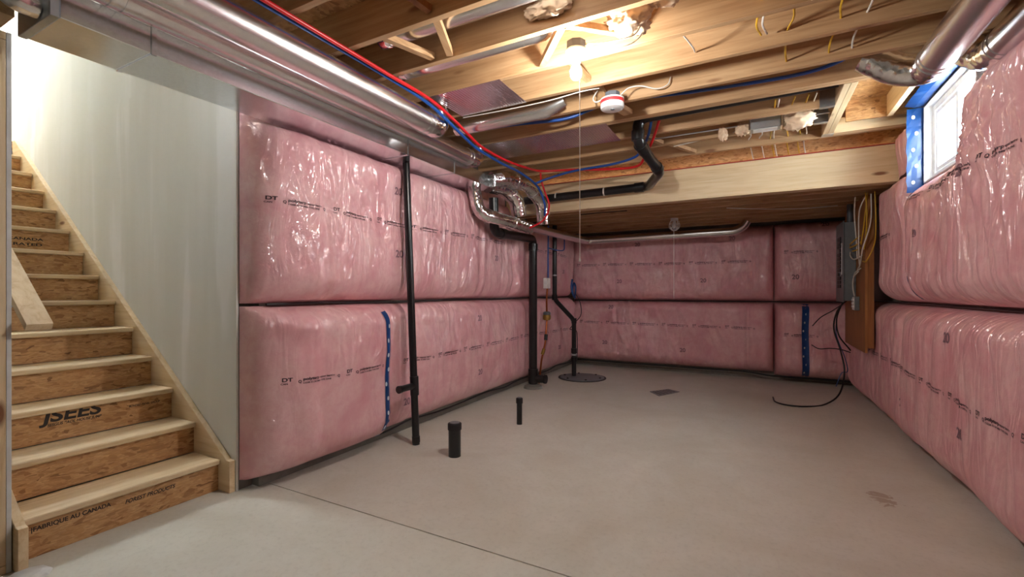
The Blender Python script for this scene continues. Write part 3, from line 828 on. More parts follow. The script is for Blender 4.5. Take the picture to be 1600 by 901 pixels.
def round_pipe(label, p0, p1, r, name='round_supply_pipe', mat='galvanised_pipe', seam=True, elbow=None, group=None):
    t = thing(name, label, 'pipe', tuple(p0), group)
    p0, p1 = Vector(p0), Vector(p1); d = (p1-p0)
    L_ = d.length; d.normalize()
    BM().tube([p0, p1], r, 36).done('pipe', mat, t, True)
    if seam:
        up = Vector((0, 0, 1)); s_ = d.cross(up).normalized()
        a = math.radians(-32); off = (s_*math.cos(a)+up*math.sin(a))*(r+0.0015)
        BM().bar(p0+off, p1+off, 0.010, 0.004, off).done('lock_seam', mat, t)
    for f in ([1.0] if L_ < 2 else [0.42, 1.0]):
        q = p0 + d*(L_*f)
        for k in (0, 1):
            BM().tube([q-d*(0.02+0.05*k), q-d*(0.005+0.05*k)], r+0.004, 36).done('crimp_ring', mat, t, True)
    if elbow:
        BM().tube(rounded([p1-d*0.002]+elbow, r*1.3, 7), r*1.02, 26).done('elbow', 'crinkled_foil', t, True)
    return t
round_pipe('larger round galvanised pipe beside the red and blue water lines', (-2.20, -1.0, 2.588), (-2.20, 2.78, 2.588), 0.088, elbow=[(-2.20, 2.885, 2.588), (-2.20, 2.90, 2.78)])
round_pipe('round galvanised pipe tucked between the trunk duct and larger pipe', (-2.45, -1.0, 2.604), (-2.45, 3.72, 2.604), 0.074, elbow=[(-2.45, 3.84, 2.604), (-2.45, 3.855, 2.72)])
# short ducts up in the joist bays
for lab, x0, x1, y, z, r in (('foil pipe end in the joist bay above the larger round pipe', -1.98, 0.2, 2.115, 2.865, 0.065),
                             ('foil pipe end in the joist bay in front of the bulb', -2.18, -0.95, 2.495, 2.865, 0.065),
                             ('foil-wrapped pipe in the joist bay above the blue water line', -2.22, -1.28, 3.255, 2.71, 0.062)):
    t = thing('joist_bay_pipe', lab, 'pipe', (x0, y, z), 'round pipes in the joist bays')
    BM().tube([(x0, y, z), (x1-0.15, y, z), (x1, y, z+0.05)], [r, r, r*0.7], 22).done('pipe', 'galvanised_pipe', t, True)
    BM().tube([(x0-0.05, y, z), (x0+0.02, y, z)], r+0.005, 22).done('collar', 'crinkled_foil', t, True)
for lab, x0, x1, y0, y1 in (('pink-tinted metal panning sheet nailed under two joists by the red line', -2.104, -1.517, 2.668, 3.088), ('long metal panning sheet nailed under joists over the black drain bend', -2.36, -1.117, 3.79, 4.275)):
    o = BM().box(x0, x1, y0, y1, ZC-0.0035, ZC-0.0012, 0).done('panning_sheet', 'ribbed_panning'); tag(o, lab, 'sheet metal')
# takeoff boot and foil elbows at the far end of the trunk
def foil_run(label, pts, r, rad=0.12, name='foil_elbow_duct'):
    t = thing(name, label, 'duct', tuple(pts[0]), 'foil elbows at the trunk end')
    path = rounded(pts, rad, 8)
    BM().tube(path, r, 26).done('duct', 'crinkled_foil', t, True)
    for i in range(1, len(pts)-1):
        a, b_ = Vector(pts[i]), Vector(pts[i+1]); d = (b_-a).normalized(); q = a+d*min(rad+0.02, (b_-a).length*0.5)
        BM().tube([q-d*0.012, q+d*0.012], r+0.006, 26).done('joint_band', 'galvanised_pipe', t, True)
    return t
foil_run('foil duct arching highest out of the trunk end then dropping', [(-2.47, 4.18, 2.49), (-2.38, 4.34, 2.53), (-2.30, 4.70, 2.53), (-2.26, 5.02, 2.38), (-2.26, 5.07, 2.12)], 0.084)
foil_run('foil duct dropping in front of the arching one', [(-2.58, 4.29, 2.475), (-2.52, 4.58, 2.48), (-2.46, 4.74, 2.38), (-2.46, 4.80, 2.20)], 0.090)
foil_run('foil duct looping down from the trunk underside beside the blanket', [(-2.66, 4.13, 2.415), (-2.61, 4.14, 2.14), (-2.47, 4.48, 2.10), (-2.40, 4.98, 2.07)], 0.070)
rp = thing('long_round_pipe', 'long slim round pipe running round the corner along the end wall', 'pipe', (-2.4, 5.2, 2.1))
BM().tube(rounded([(-2.46, 5.0, 2.10), (-2.47, 6.1, 2.12), (-2.42, 7.15, 2.13), (-1.9, 7.16, 2.14), (-0.25, 7.16, 2.155), (-0.14, 7.16, 2.22), (-0.10, 7.16, 2.29)], 0.10, 6), 0.056, 22).done('pipe', 'galvanised_pipe', rp, True)
for p, q in (((-2.2, 7.16, 2.137), (-2.23, 7.16, 2.137)), ((-0.36, 7.16, 2.153), (-0.33, 7.16, 2.153)), ((-1.6, 7.16, 2.143), (-1.57, 7.16, 2.143))):
    BM().tube([p, q], 0.061, 22).done('joint_band', 'galvanised_pipe', rp, True)

# ducts on the right, turning into the joist bay
round_pipe('fat round pipe overhead near the window, turning into the joists', (0.905, -1.0, 2.62), (0.905, 3.42, 2.62), 0.090, 'overhead_round_pipe', elbow=[(0.905, 3.55, 2.62), (0.78, 3.60, 2.66), (0.62, 3.61, 2.79)])
round_pipe('fat round pipe overhead tight against the window wall', (1.165, -1.0, 2.62), (1.165, 3.38, 2.62), 0.085, 'overhead_round_pipe', elbow=[(1.165, 3.52, 2.62), (1.10, 3.62, 2.72), (1.04, 3.62, 2.80)])

# ------------------------------------------------------------------ black drain pipes
def drain(name, label, pts, r, rad, hubs=(), mat='black_abs', cat='pipe'):
    t = thing(name, label, cat, tuple(pts[0]))
    BM().tube(rounded(pts, rad, 8), r, 22).done('pipe', mat, t, True)
    for p, q, rr in hubs: BM().tube([p, q], rr, 22).done('fitting', mat, t, True)
    return t
# main stack
sk = drain('drain_stack', 'thick black drain stack with an offset near the ceiling', [(-2.657, 5.60, 0.03), (-2.657, 5.60, 2.02), (-2.635, 4.52, 1.98), (-2.635, 4.50, 2.37)], 0.055, 0.10,
      [((-2.657, 5.60, 1.86), (-2.657, 5.60, 1.95), 0.064), ((-2.637, 4.66, 1.985), (-2.639, 4.76, 1.99), 0.064), ((-2.657, 5.60, 0.07), (-2.657, 5.60, 0.26), 0.066), ((-2.635, 4.508, 2.1), (-2.635, 4.505, 2.2), 0.064)])
BM().tube([(-2.657, 5.60, 0.13), (-2.50, 5.62, 0.13)], 0.052, 20).done('cleanout', 'black_abs', sk, True)
BM().tube([(-2.50, 5.62, 0.13), (-2.475, 5.62, 0.13)], 0.060, 20).done('cleanout_cap', 'black_rubber', sk, True)
o = BM().lathe([(0.13, 0.0), (0.12, 0.03), (0.075, 0.05), (0.058, 0.055)], (-2.657, 5.60, 0.001), 20).done('mortar_collar', 'wall_concrete', sk)
# thin vent by the tape, with a capped side arm
vn = drain('vent_pipe', 'slim black vent pipe with a capped side arm, beside the blue tape', [(-2.555, 3.056, 0.0), (-2.60, 3.056, 1.0), (-2.665, 3.056, 2.415)], 0.031, 0.3,
      [((-2.570, 3.056, 0.42), (-2.577, 3.056, 0.58), 0.037)])
BM().tube([(-2.573, 3.056, 0.50), (-2.573, 2.87, 0.50)], 0.028, 18).done('side_arm', 'black_abs', vn, True)
BM().tube([(-2.573, 2.885, 0.50), (-2.573, 2.86, 0.50)], 0.032, 18).done('end_cap', 'black_abs', vn, True)
BM().tube([(-2.555, 3.056, 0.02), (-2.557, 3.056, 0.07)], 0.034, 18).done('foot_ring', 'black_rubber', vn, True)
def stub(label, x, y, h, r):
    t = thing('floor_stub_pipe', label, 'pipe', (x, y, 0), 'capped drain stubs in the slab')
    BM().tube([(x, y, 0), (x, y, h-0.03)], r, 24).done('pipe', 'black_abs', t, True)
    BM().lathe([(r+0.006, 0), (r+0.006, 0.045), (r+0.002, 0.05), (r*0.9, 0.052)], (x, y, h-0.05), 24).done('cap', 'black_rubber', t, True)
    BM().lathe([(r*0.8, 0), (r*0.8, 0.003)], (x, y, h+0.002), 20).done('cap_lid', 'grey_enamel', t)
stub('thick short black drain stub standing in the slab', -2.105, 2.985, 0.262, 0.049)
stub('thin short black drain stub standing in the slab', -2.05, 4.005, 0.258, 0.027)
# sump discharge
sp = drain('sump_discharge_pipe', 'thin black pipe bending down the corner into the sump cover', [(-2.66, 6.36, 2.30), (-2.66, 6.36, 1.19), (-2.45, 6.62, 0.87), (-2.45, 6.62, 0.02)], 0.034, 0.07,
      [((-2.45, 6.62, 0.24), (-2.45, 6.62, 0.31), 0.044), ((-2.45, 6.62, 0.37), (-2.45, 6.62, 0.44), 0.044), ((-2.66, 6.36, 1.18), (-2.66, 6.36, 1.26), 0.040), ((-2.45, 6.62, 0.82), (-2.45, 6.62, 0.90), 0.040)])
BM().tube([(-2.45, 6.62, 0.33), (-2.45, 6.62, 0.355)], 0.046, 20).done('clamp', 'galvanised_hanger', sp, True)
BM().tube([(-2.66, 6.36, 1.54), (-2.66, 6.36, 1.56)], 0.036, 20).done('clamp', 'galvanised_hanger', sp, True)
sl = thing('sump_cover', 'round dark sump cover let into the slab in the corner', 'cover', (-2.32, 6.62, 0))
BM().lathe([(0.33, 0.0), (0.33, 0.012), (0.30, 0.016), (0.0001, 0.016)], (-2.32, 6.62, 0.001), 40).done('lid', 'grey_enamel', sl)
BM().lathe([(0.36, 0.0), (0.36, 0.006), (0.335, 0.006)], (-2.32, 6.62, 0.0005), 40).done('rim', 'black_rubber', sl)
for k in range(6):
    a = k*math.pi/3; BM().lathe([(0.016, 0), (0.016, 0.01), (0.008, 0.012)], (-2.32+0.28*math.cos(a), 6.62+0.28*math.sin(a), 0.016), 8).done('bolt', 'black_rubber', sl)
fd = thing('floor_drain', 'flat grey square drain plate in the slab before the end wall', 'floor drain', (-1.04, 6.12, 0))
b = BM(); b.prism([(-1.214, 6.10), (-1.06, 5.89), (-0.868, 6.27), (-1.02, 6.37)], 'z', 0.0005, 0.006); b.done('plate', 'grey_enamel', fd)
for k in range(5):
    t_ = (k+0.5)/5; p0 = Vector((-1.19, 6.09, 0)).lerp(Vector((-1.03, 6.33, 0)), t_); p1 = Vector((-1.06, 5.93, 0)).lerp(Vector((-0.90, 6.25, 0)), t_)
    BM().bar((p0.x, p0.y, 0.007), (p1.x, p1.y, 0.007), 0.012, 0.002).done('slot', 'black_rubber', fd)
# overhead black drain with bends by the beam
oh = drain('overhead_drain', 'black drain dropping from the joists then running along the beam', [(0.53, 4.02, 2.83), (-0.90, 4.02, 2.81), (-0.90, 4.03, 2.60), (-0.82, 4.62, 2.47), (-1.05, 5.20, 2.475), (-2.60, 5.20, 2.455)], 0.048, 0.09,
      [((-0.90, 4.022, 2.62), (-0.90, 4.02, 2.70), 0.056), ((-0.895, 4.07, 2.595), (-0.88, 4.18, 2.57), 0.056), ((-0.835, 4.50, 2.497), (-0.828, 4.56, 2.483), 0.056), ((-1.10, 5.20, 2.475), (-1.20, 5.20, 2.474), 0.056)])
for x in (-1.55, -2.15):
    BM().tube([(x-0.008, 5.20, 2.467), (x+0.008, 5.20, 2.467)], 0.0505, 20).done('hanger_strap', 'white_cable', oh, True)

# ------------------------------------------------------------------ water lines
def line(name, label, pts, r, mat, cat='pipe', group=None, sub=7, seg=10):
    o = BM().tube(curve(pts, sub), r, seg).done(name, mat, None, True, 60)
    return tag(o, label, cat, group)
line('red_water_line', 'red flexible water line along the pipes, curving towards the beam', [(-2.075, -1.0, 2.70), (-2.075, 0.5, 2.70), (-2.08, 1.4, 2.70), (-2.085, 2.2, 2.70), (-2.072, 2.62, 2.69), (-2.068, 2.9, 2.64), (-2.085, 3.15, 2.595), (-2.105, 3.38, 2.565), (-2.11, 3.8, 2.56), (-2.09, 4.2, 2.58), (-2.06, 4.55, 2.62), (-1.75, 4.66, 2.62), (-1.4, 4.66, 2.58), (-1.05, 4.60, 2.55), (-0.93, 4.45, 2.60), (-0.83, 4.30, 2.69), (-0.74, 4.12, 2.80)], 0.0125, 'red_pex')
line('red_water_line', 'red flexible water line hanging down past the foil elbows', [(-2.08, 4.57, 2.61), (-2.085, 4.60, 2.54), (-2.07, 4.66, 2.42), (-2.05, 4.74, 2.27), (-2.14, 4.78, 2.12), (-2.30, 4.75, 2.04)], 0.0105, 'red_pex')
line('blue_water_line', 'blue flexible water line next to the red one, dropping at the elbows', [(-2.108, -1.0, 2.70), (-2.108, 0.5, 2.70), (-2.112, 1.4, 2.70), (-2.115, 2.2, 2.70), (-2.100, 2.62, 2.675), (-2.096, 2.9, 2.615), (-2.115, 3.15, 2.57), (-2.135, 3.38, 2.545), (-2.14, 3.8, 2.53), (-2.14, 4.2, 2.53), (-2.11, 4.55, 2.46), (-2.09, 4.70, 2.30), (-2.12, 4.78, 2.17)], 0.0125, 'blue_pex')
line('blue_water_line', 'blue flexible water line crossing to the black drain bend', [(-2.13, 4.52, 2.48), (-2.0, 4.62, 2.55), (-1.7, 4.64, 2.60), (-1.3, 4.62, 2.61), (-1.05, 4.52, 2.62), (-0.95, 4.42, 2.66), (-0.86, 4.25, 2.72), (-0.80, 4.10, 2.81)], 0.0125, 'blue_pex')
line('blue_water_line', 'blue flexible water line crossing under the joists past the smoke alarm', [(-2.16, 3.35, 2.70), (-1.8, 3.40, 2.708), (-1.4, 3.50, 2.715), (-1.2, 3.56, 2.77), (-1.05, 3.60, 2.82), (-0.85, 3.63, 2.825), (-0.4, 3.66, 2.80), (0.2, 3.70, 2.795), (0.45, 3.70, 2.82), (0.60, 3.66, 2.87), (0.72, 3.55, 2.92)], 0.0125, 'blue_pex')
line('blue_water_line', 'blue flexible water line looping behind the thick black stack', [(-2.62, 6.02, 1.50), (-2.62, 6.02, 1.75), (-2.62, 6.03, 2.25)], 0.011, 'blue_pex')
line('blue_water_line', 'blue flexible water line in a short U beside the sump pipe', [(-2.62, 6.06, 1.93), (-2.60, 6.30, 1.92), (-2.58, 6.52, 1.94), (-2.58, 6.55, 2.05), (-2.58, 6.55, 2.22)], 0.009, 'blue_pex')
# water meter group
wm = thing('water_meter', 'brass water meter with copper pipes on the pink blanket', 'water meter', (-2.63, 6.0, 0.9))
BM().lathe([(0.045, -0.03), (0.058, -0.01), (0.058, 0.03), (0.05, 0.045)], (-2.63, 6.0, 0.93), 20).done('meter_body', 'brass', wm, True)
BM().lathe([(0.052, 0.0), (0.055, 0.01), (0.052, 0.035), (0.03, 0.045)], (-2.63, 6.0, 0.976), 20).done('dial_cover', 'grey_enamel', wm, True)
BM().tube(rounded([(-2.63, 6.0, 0.90), (-2.62, 5.95, 0.72), (-2.62, 5.93, 0.60), (-2.65, 5.86, 0.35), (-2.68, 5.84, 0.02)], 0.05), 0.013, 10).done('supply_pipe', 'copper', wm, True)
BM().tube(rounded([(-2.63, 6.0, 1.0), (-2.63, 5.99, 1.2), (-2.62, 6.0, 1.40)], 0.05), 0.013, 10).done('riser_pipe', 'copper', wm, True)
BM().tube([(-2.617, 5.945, 0.70), (-2.617, 5.93, 0.62)], 0.024, 12).done('valve', 'black_rubber', wm, True)
BM().tube([(-2.63, 5.90, 0.50), (-2.645, 5.875, 0.42)], 0.024, 12).done('valve', 'brass', wm, True)
o = BM().box(-2.66, -2.60, 5.94, 6.06, 1.35, 1.50, 0.004).done('meter_reader_box', 'white_plastic'); tag(o, 'small pale box above the brass water meter', 'box')
cd = thing('pump_cord', 'dark blue coiled pump cord hanging beside the sump pipe', 'cord', (-2.50, 6.82, 0.9))
BM().tube(curve([(-2.56, 6.84, 1.50), (-2.56, 6.80, 1.36), (-2.52, 6.83, 1.22), (-2.49, 6.80, 1.36), (-2.53, 6.83, 1.44), (-2.55, 6.82, 1.30), (-2.50, 6.82, 1.20)], 6), 0.015, 8).done('coil', 'sheathing_tape_blue', cd, True)
BM().tube(curve([(-2.50, 6.82, 1.28), (-2.42, 6.80, 1.15), (-2.40, 6.80, 0.95), (-2.50, 6.74, 0.80), (-2.55, 6.72, 0.72), (-2.44, 6.70, 0.70), (-2.42, 6.69, 0.45), (-2.42, 6.66, 0.25)], 6), 0.006, 6).done('cord', 'black_rubber', cd, True)

# ------------------------------------------------------------------ lamps
def bare_bulb(label, x, y, ztop, string_z, hide=False):
    t = thing('bulb_holder_lamp', label, 'lamp', (x, y, ztop))
    BM().lathe([(0.054, 0.0), (0.056, 0.004), (0.056, 0.042), (0.05, 0.045)], (x, y, ztop-0.048), 8).done('junction_box', 'grey_conduit', t)
    BM().lathe([(0.026, 0.0), (0.028, 0.03), (0.034, 0.05), (0.052, 0.054), (0.059, 0.062), (0.059, 0.07), (0.055, 0.074)], (x, y, ztop-0.123), 30).done('porcelain_holder', 'white_plastic', t, True)
    prof = [(0.004, -0.052), (0.018, -0.048), (0.029, -0.035), (0.0335, -0.016), (0.0325, 0.002), (0.026, 0.020), (0.018, 0.036), (0.014, 0.046)]
    BM().lathe(prof, (x, y, ztop-0.168), 28).done('bulb', 'lit_bulb', t, True)
    if string_z:
        BM().tube([(x+0.03, y-0.02, ztop-0.11), (x+0.03, y-0.02, string_z)], 0.0022, 6).done('pull_string', 'cord_white', t)
        BM().lathe([(0.004, 0), (0.006, 0.006), (0.003, 0.022)], (x+0.03, y-0.02, string_z-0.02), 10).done('string_knob', 'cord_white', t)
    return t
lb = bare_bulb('lit bare bulb in a white holder with a long pull string', -0.902, 2.47, 2.728, 1.49)
line('lamp_cable', 'white looped cable going into the bulb box', [(-0.85, 2.47, 2.70), (-0.78, 2.46, 2.68), (-0.68, 2.47, 2.675), (-0.58, 2.49, 2.69), (-0.54, 2.52, 2.76)], 0.004, 'white_cable', 'cable')
line('lamp_cable', 'second white cable looping beside the bulb box', [(-0.85, 2.48, 2.71), (-0.76, 2.50, 2.66), (-0.66, 2.52, 2.655), (-0.57, 2.54, 2.69), (-0.53, 2.56, 2.77)], 0.004, 'white_cable', 'cable')

sa = thing('smoke_alarm', 'white smoke alarm with a red band under the joists', 'smoke alarm', (-0.905, 3.23, ZC))
c = (-0.905, 3.23, 2.607)
BM().lathe([(0.05, 0), (0.078, 0.006), (0.083, 0.014), (0.083, 0.040)], c, 32).done('cover', 'white_plastic', sa, True)
BM().lathe([(0.0835, 0.040), (0.084, 0.044), (0.084, 0.062), (0.0835, 0.064)], c, 32).done('red_band', 'red_stripe', sa, True)
BM().lathe([(0.083, 0.064), (0.083, 0.074), (0.07, 0.08)], c, 32).done('base_plate', 'white_plastic', sa, True)
BM().lathe([(0.015, -0.004), (0.016, 0.0), (0.016, 0.006)], (c[0]+0.005, c[1]-0.01, c[2]), 16).done('test_button', 'grey_enamel', sa)
BM().lathe([(0.052, 0.0), (0.054, 0.003), (0.054, 0.036)], (c[0], c[1], c[2]+0.082), 8).done('junction_box', 'grey_conduit', sa)
line('alarm_cable', 'white cable arching from the smoke alarm box to the next joist', [(-0.85, 3.25, 2.71), (-0.80, 3.28, 2.76), (-0.72, 3.31, 2.77), (-0.62, 3.35, 2.745), (-0.55, 3.38, 2.77), (-0.53, 3.40, 2.83)], 0.0045, 'white_cable', 'cable')
line('alarm_cable', 'white cable looping left of the smoke alarm box', [(-0.95, 3.22, 2.70), (-1.02, 3.22, 2.68), (-1.05, 3.24, 2.72), (-1.03, 3.28, 2.79)], 0.0045, 'white_cable', 'cable')
line('alarm_cable', 'thin white cable sagging along the joist below the panning sheet', [(-0.98, 3.16, 2.75), (-1.10, 3.12, 2.735), (-1.35, 3.11, 2.715), (-1.7, 3.105, 2.712), (-2.1, 3.10, 2.72)], 0.004, 'white_cable', 'cable')
line('alarm_cable', 'short white cable poking through the joist by the bulb', [(-0.42, 2.72, 2.80), (-0.37, 2.78, 2.78), (-0.33, 2.92, 2.765), (-0.33, 3.04, 2.79)], 0.0045, 'white_cable', 'cable')

# caged lamp beyond the beam
cl = thing('caged_lamp', 'white wire-caged lamp with a pull string under the low joists', 'lamp', (-0.982, 6.60, 2.315))
cx, cy = -0.982, 6.60
BM().lathe([(0.05, 0.0), (0.05, 0.0285)], (cx, cy, 2.286), 20).done('base', 'white_plastic', cl)
for k in range(8):
    a = k*math.pi/4
    BM().tube(curve([(cx+0.045*math.cos(a), cy+0.045*math.sin(a), 2.286), (cx+0.068*math.cos(a), cy+0.068*math.sin(a), 2.24), (cx+0.066*math.cos(a), cy+0.066*math.sin(a), 2.19), (cx+0.03*math.cos(a), cy+0.03*math.sin(a), 2.15), (cx, cy, 2.145)], 4), 0.0032, 5).done('cage_wire', 'cord_white', cl)
for r, z in ((0.068, 2.235), (0.064, 2.18)):
    BM().tube([(cx+r*math.cos(k*math.pi/10), cy+r*math.sin(k*math.pi/10), z) for k in range(21)], 0.003, 5, False).done('cage_ring', 'cord_white', cl)
BM().lathe([(0.012, -0.04), (0.03, -0.02), (0.033, 0.0), (0.02, 0.04), (0.016, 0.06)], (cx, cy, 2.222), 16).done('bulb', 'white_plastic', cl, True)
BM().tube([(cx, cy-0.045, 2.29), (cx, cy-0.045, 1.21)], 0.003, 5).done('pull_string', 'cord_white', cl)

# ------------------------------------------------------------------ ceiling box and loose wool tufts
jb = thing('ceiling_box', 'shallow metal box hanging between the joists, wool around it', 'junction box', (0.07, 4.45, ZC))
BM().box(-0.035, 0.185, 4.40, 4.52, ZC-0.045, ZC+0.06, 0.003).done('body', 'galvanised_hanger', jb)
BM().box(-0.015, 0.165, 4.415, 4.505, ZC-0.050, ZC-0.0455, 0.002).done('lens', 'white_plastic', jb)
for x in (-0.05, 0.187): BM().box(x, x+0.013, 4.39, 4.53, ZC-0.05, ZC+0.08, 0.002).done('bracket', 'galvanised_duct', jb)
BM().tube([(-0.95, 4.46, ZC+0.02), (-0.04, 4.46, ZC+0.02)], 0.007, 8).done('mounting_bar', 'galvanised_hanger', jb)
BM().tube([(0.20, 4.46, ZC+0.02), (0.53, 4.46, ZC+0.02)], 0.007, 8).done('mounting_bar', 'galvanised_hanger', jb)
def tuft(label, c, size, seed):
    b = bmesh.new(); bmesh.ops.create_icosphere(b, subdivisions=4, radius=1.0)
    for v in b.verts:
        p = v.co
        n = float(vnoise(p.x*1.7+seed, p.y*1.7+p.z*1.9+seed*1.3)) + 0.8*float(vnoise(p.x*5+seed, p.z*5+p.y*4.3)) + 0.6*float(vnoise(p.y*12+seed, p.z*11+p.x*9)) + 0.5*float(vnoise(p.y*23+p.x*19, p.z*21+seed))
        k = 0.15 + 0.72*n
        v.co = Vector((p.x*size[0], p.y*size[1], p.z*size[2]))*k + Vector(c)
    me = bpy.data.meshes.new('tuft'); b.to_mesh(me); b.free()
    o = link('wool_tuft', me, 'wool_tuft', None, True); tag(o, label, 'insulation', 'loose wool tufts in the joists')
tuft('large wool tuft stuffed between joists beside the bare bulb', (-0.62, 2.51, 2.80), (0.10, 0.07, 0.065), 1.2)
tuft('wool tuft stuck high between joists above the bare bulb', (-0.43, 2.50, 2.88), (0.075, 0.06, 0.05), 8.2)
tuft('wool tuft on the joist face above the bulb', (-0.98, 2.252, 2.83), (0.10, 0.03, 0.04), 4.4)
tuft('drooping wool tuft right of the bulb, under the nearer joist', (-0.20, 2.245, 2.79), (0.05, 0.03, 0.07), 6.1)
tuft('narrow wool tuft hanging beside the drooping one', (-0.34, 2.245, 2.80), (0.02, 0.02, 0.06), 9.7)
tuft('wool tuft left of the metal ceiling box', (-0.10, 4.46, 2.72), (0.045, 0.035, 0.04), 12.3)
tuft('wool tuft dangling farther left of the metal ceiling box', (-0.25, 4.44, 2.70), (0.03, 0.02, 0.05), 14.3)
tuft('wool tuft right of the metal ceiling box', (0.30, 4.46, 2.73), (0.09, 0.05, 0.06), 17.3)

# ------------------------------------------------------------------ cables through the joists
cab = [(0.02, 1.92, 3.0, 'yellow_cable'), (0.05, 1.92, 3.0, 'white_cable'), (0.17, 2.3, 3.45, 'yellow_cable'), (0.40, 2.7, 3.5, 'yellow_cable'), (0.52, 2.7, 3.5, 'white_cable'),
       (0.14, 4.11, 5.30, 'yellow_cable'), (0.165, 4.11, 5.30, 'white_cable'), (0.27, 4.11, 5.30, 'yellow_cable'), (0.36, 4.11, 5.30, 'yellow_cable'), (0.41, 4.11, 5.30, 'white_cable'), (0.05, 4.7, 5.30, 'white_cable'), (-0.05, 4.7, 5.30, 'white_cable')]
cl_ = ['yellow cable threaded through the joists right of the bulb', 'white cable threaded beside the yellow one right of the bulb', 'yellow cable through the joists over the blue line', 'yellow cable through the joists under the fat round pipe', 'white cable through the joists under the fat round pipe',
       'first yellow cable over the beam past the ceiling box', 'white cable paired with the first yellow one over the beam', 'second yellow cable over the beam past the ceiling box', 'third yellow cable over the beam near the trimmer', 'white cable over the beam nearest the trimmer', 'white cable dropping behind the beam left of the yellow ones', 'white cable dropping behind the beam farthest from the trimmer']
for (x, y0, y1, m), lab in zip(cab, cl_):
    pts = [(x, y0, 2.80)]
    y = y0
    k = 0
    while y < y1-0.3:
        y += 0.19; k += 1
        pts.append((x+0.015*math.sin(k*2.1+x*9), y, 2.80-0.018*(k % 2)))
    pts.append((x+0.01, y1, 2.78))
    if y1 > 5.2: pts += [(x+0.03, 5.40, 2.70), (x+0.05, 5.445, 2.66)]
    line('house_cable', lab, pts, 0.0055, m, 'cable', 'house cables in the joists', 4, 6)
line('house_cable', 'thin white cable sagging along the low joists toward the panel', [(-0.3, 6.0, 2.30), (0.1, 6.2, 2.285), (0.5, 6.4, 2.29), (0.85, 6.5, 2.31)], 0.0055, 'white_cable', 'cable', 'house cables in the joists', 6, 6)
line('house_cable', 'thin black cable stapled under the first low joist', [(-2.0, 5.66, 2.305), (-1.7, 5.66, 2.309), (-1.4, 5.66, 2.306)], 0.006, 'black_rubber', 'cable', None, 6, 6)
line('house_cable', 'thin white cable along the joist by the overhead black drain', [(-0.70, 4.66, 2.715), (-0.4, 4.655, 2.74), (-0.1, 4.61, 2.76), (0.0, 4.60, 2.79)], 0.004, 'white_cable', 'cable', None, 6, 6)

# ------------------------------------------------------------------ electrical panel on its plywood backer
bk = thing('panel_backer_board', 'tall brown plywood backer board behind the breaker panel', 'board', (1.05, 6.4, 0.68))
BM().box(1.00, 1.022, 5.87, 7.05, 0.67, 2.30, 0.001).done('board', 'plywood_z', bk)
BM().box(1.0225, 1.075, 5.87, 5.91, 0.72, 2.30, 0.001).done('batten', 'plywood_z', bk)
BM().box(1.0225, 1.055, 6.98, 7.02, 0.72, 2.30, 0.001).done('batten', 'plywood_z', bk)
pn = thing('breaker_panel', 'grey steel breaker panel with black breakers on the plywood', 'breaker panel', (0.94, 6.57, 1.2))
BM().box(0.889, 0.999, 6.33, 6.82, 1.20, 2.09, 0.004).done('cabinet', 'grey_enamel', pn)
BM().box(0.879, 0.888, 6.315, 6.835, 1.185, 2.105, 0.003).done('cover', 'grey_enamel', pn)
for k in range(13):
    for c in (0, 1):
        if (k, c) in ((9, 0), (3, 1)): continue
        z = 1.90-k*0.046
        BM().box(0.868, 0.8785, 6.46+c*0.115, 6.565+c*0.115, z, z+0.038, 0.002).done('breaker', 'breaker_black', pn)
BM().box(0.874, 0.8785, 6.40, 6.425, 1.50, 1.86).done('label_strip', 'white_plastic', pn)
BM().lathe([(0.035, 0), (0.035, 0.003)], (0, 0, 0), 18).b.free()
for r in (0.045, 0.028):
    BM().tube([(0.945, 6.326-0.001*(r < 0.03), 1.99), (0.945, 6.3295, 1.99)], r, 20).done('knockout', 'grey_enamel', pn, True)
ct = BM().tube([(0.955, 6.42, 2.09), (0.955, 6.42, 2.30)], 0.03, 16).done('conduit', 'grey_conduit', pn, True)
ob = thing('outlet_box', 'pale grey receptacle below the breaker panel on the plywood', 'outlet', (0.98, 6.18, 1.15))
BM().box(0.955, 0.999, 6.14, 6.26, 1.10, 1.25, 0.003).done('box', 'grey_enamel', ob)
BM().box(0.950, 0.9545, 6.145, 6.255, 1.105, 1.245, 0.002).done('cover_plate', 'white_plastic', ob)
for z in (1.13, 1.165, 1.20): BM().box(0.940, 0.9495, 6.16, 6.24, z, z+0.025, 0.003).done('receptacle', 'white_plastic', ob)
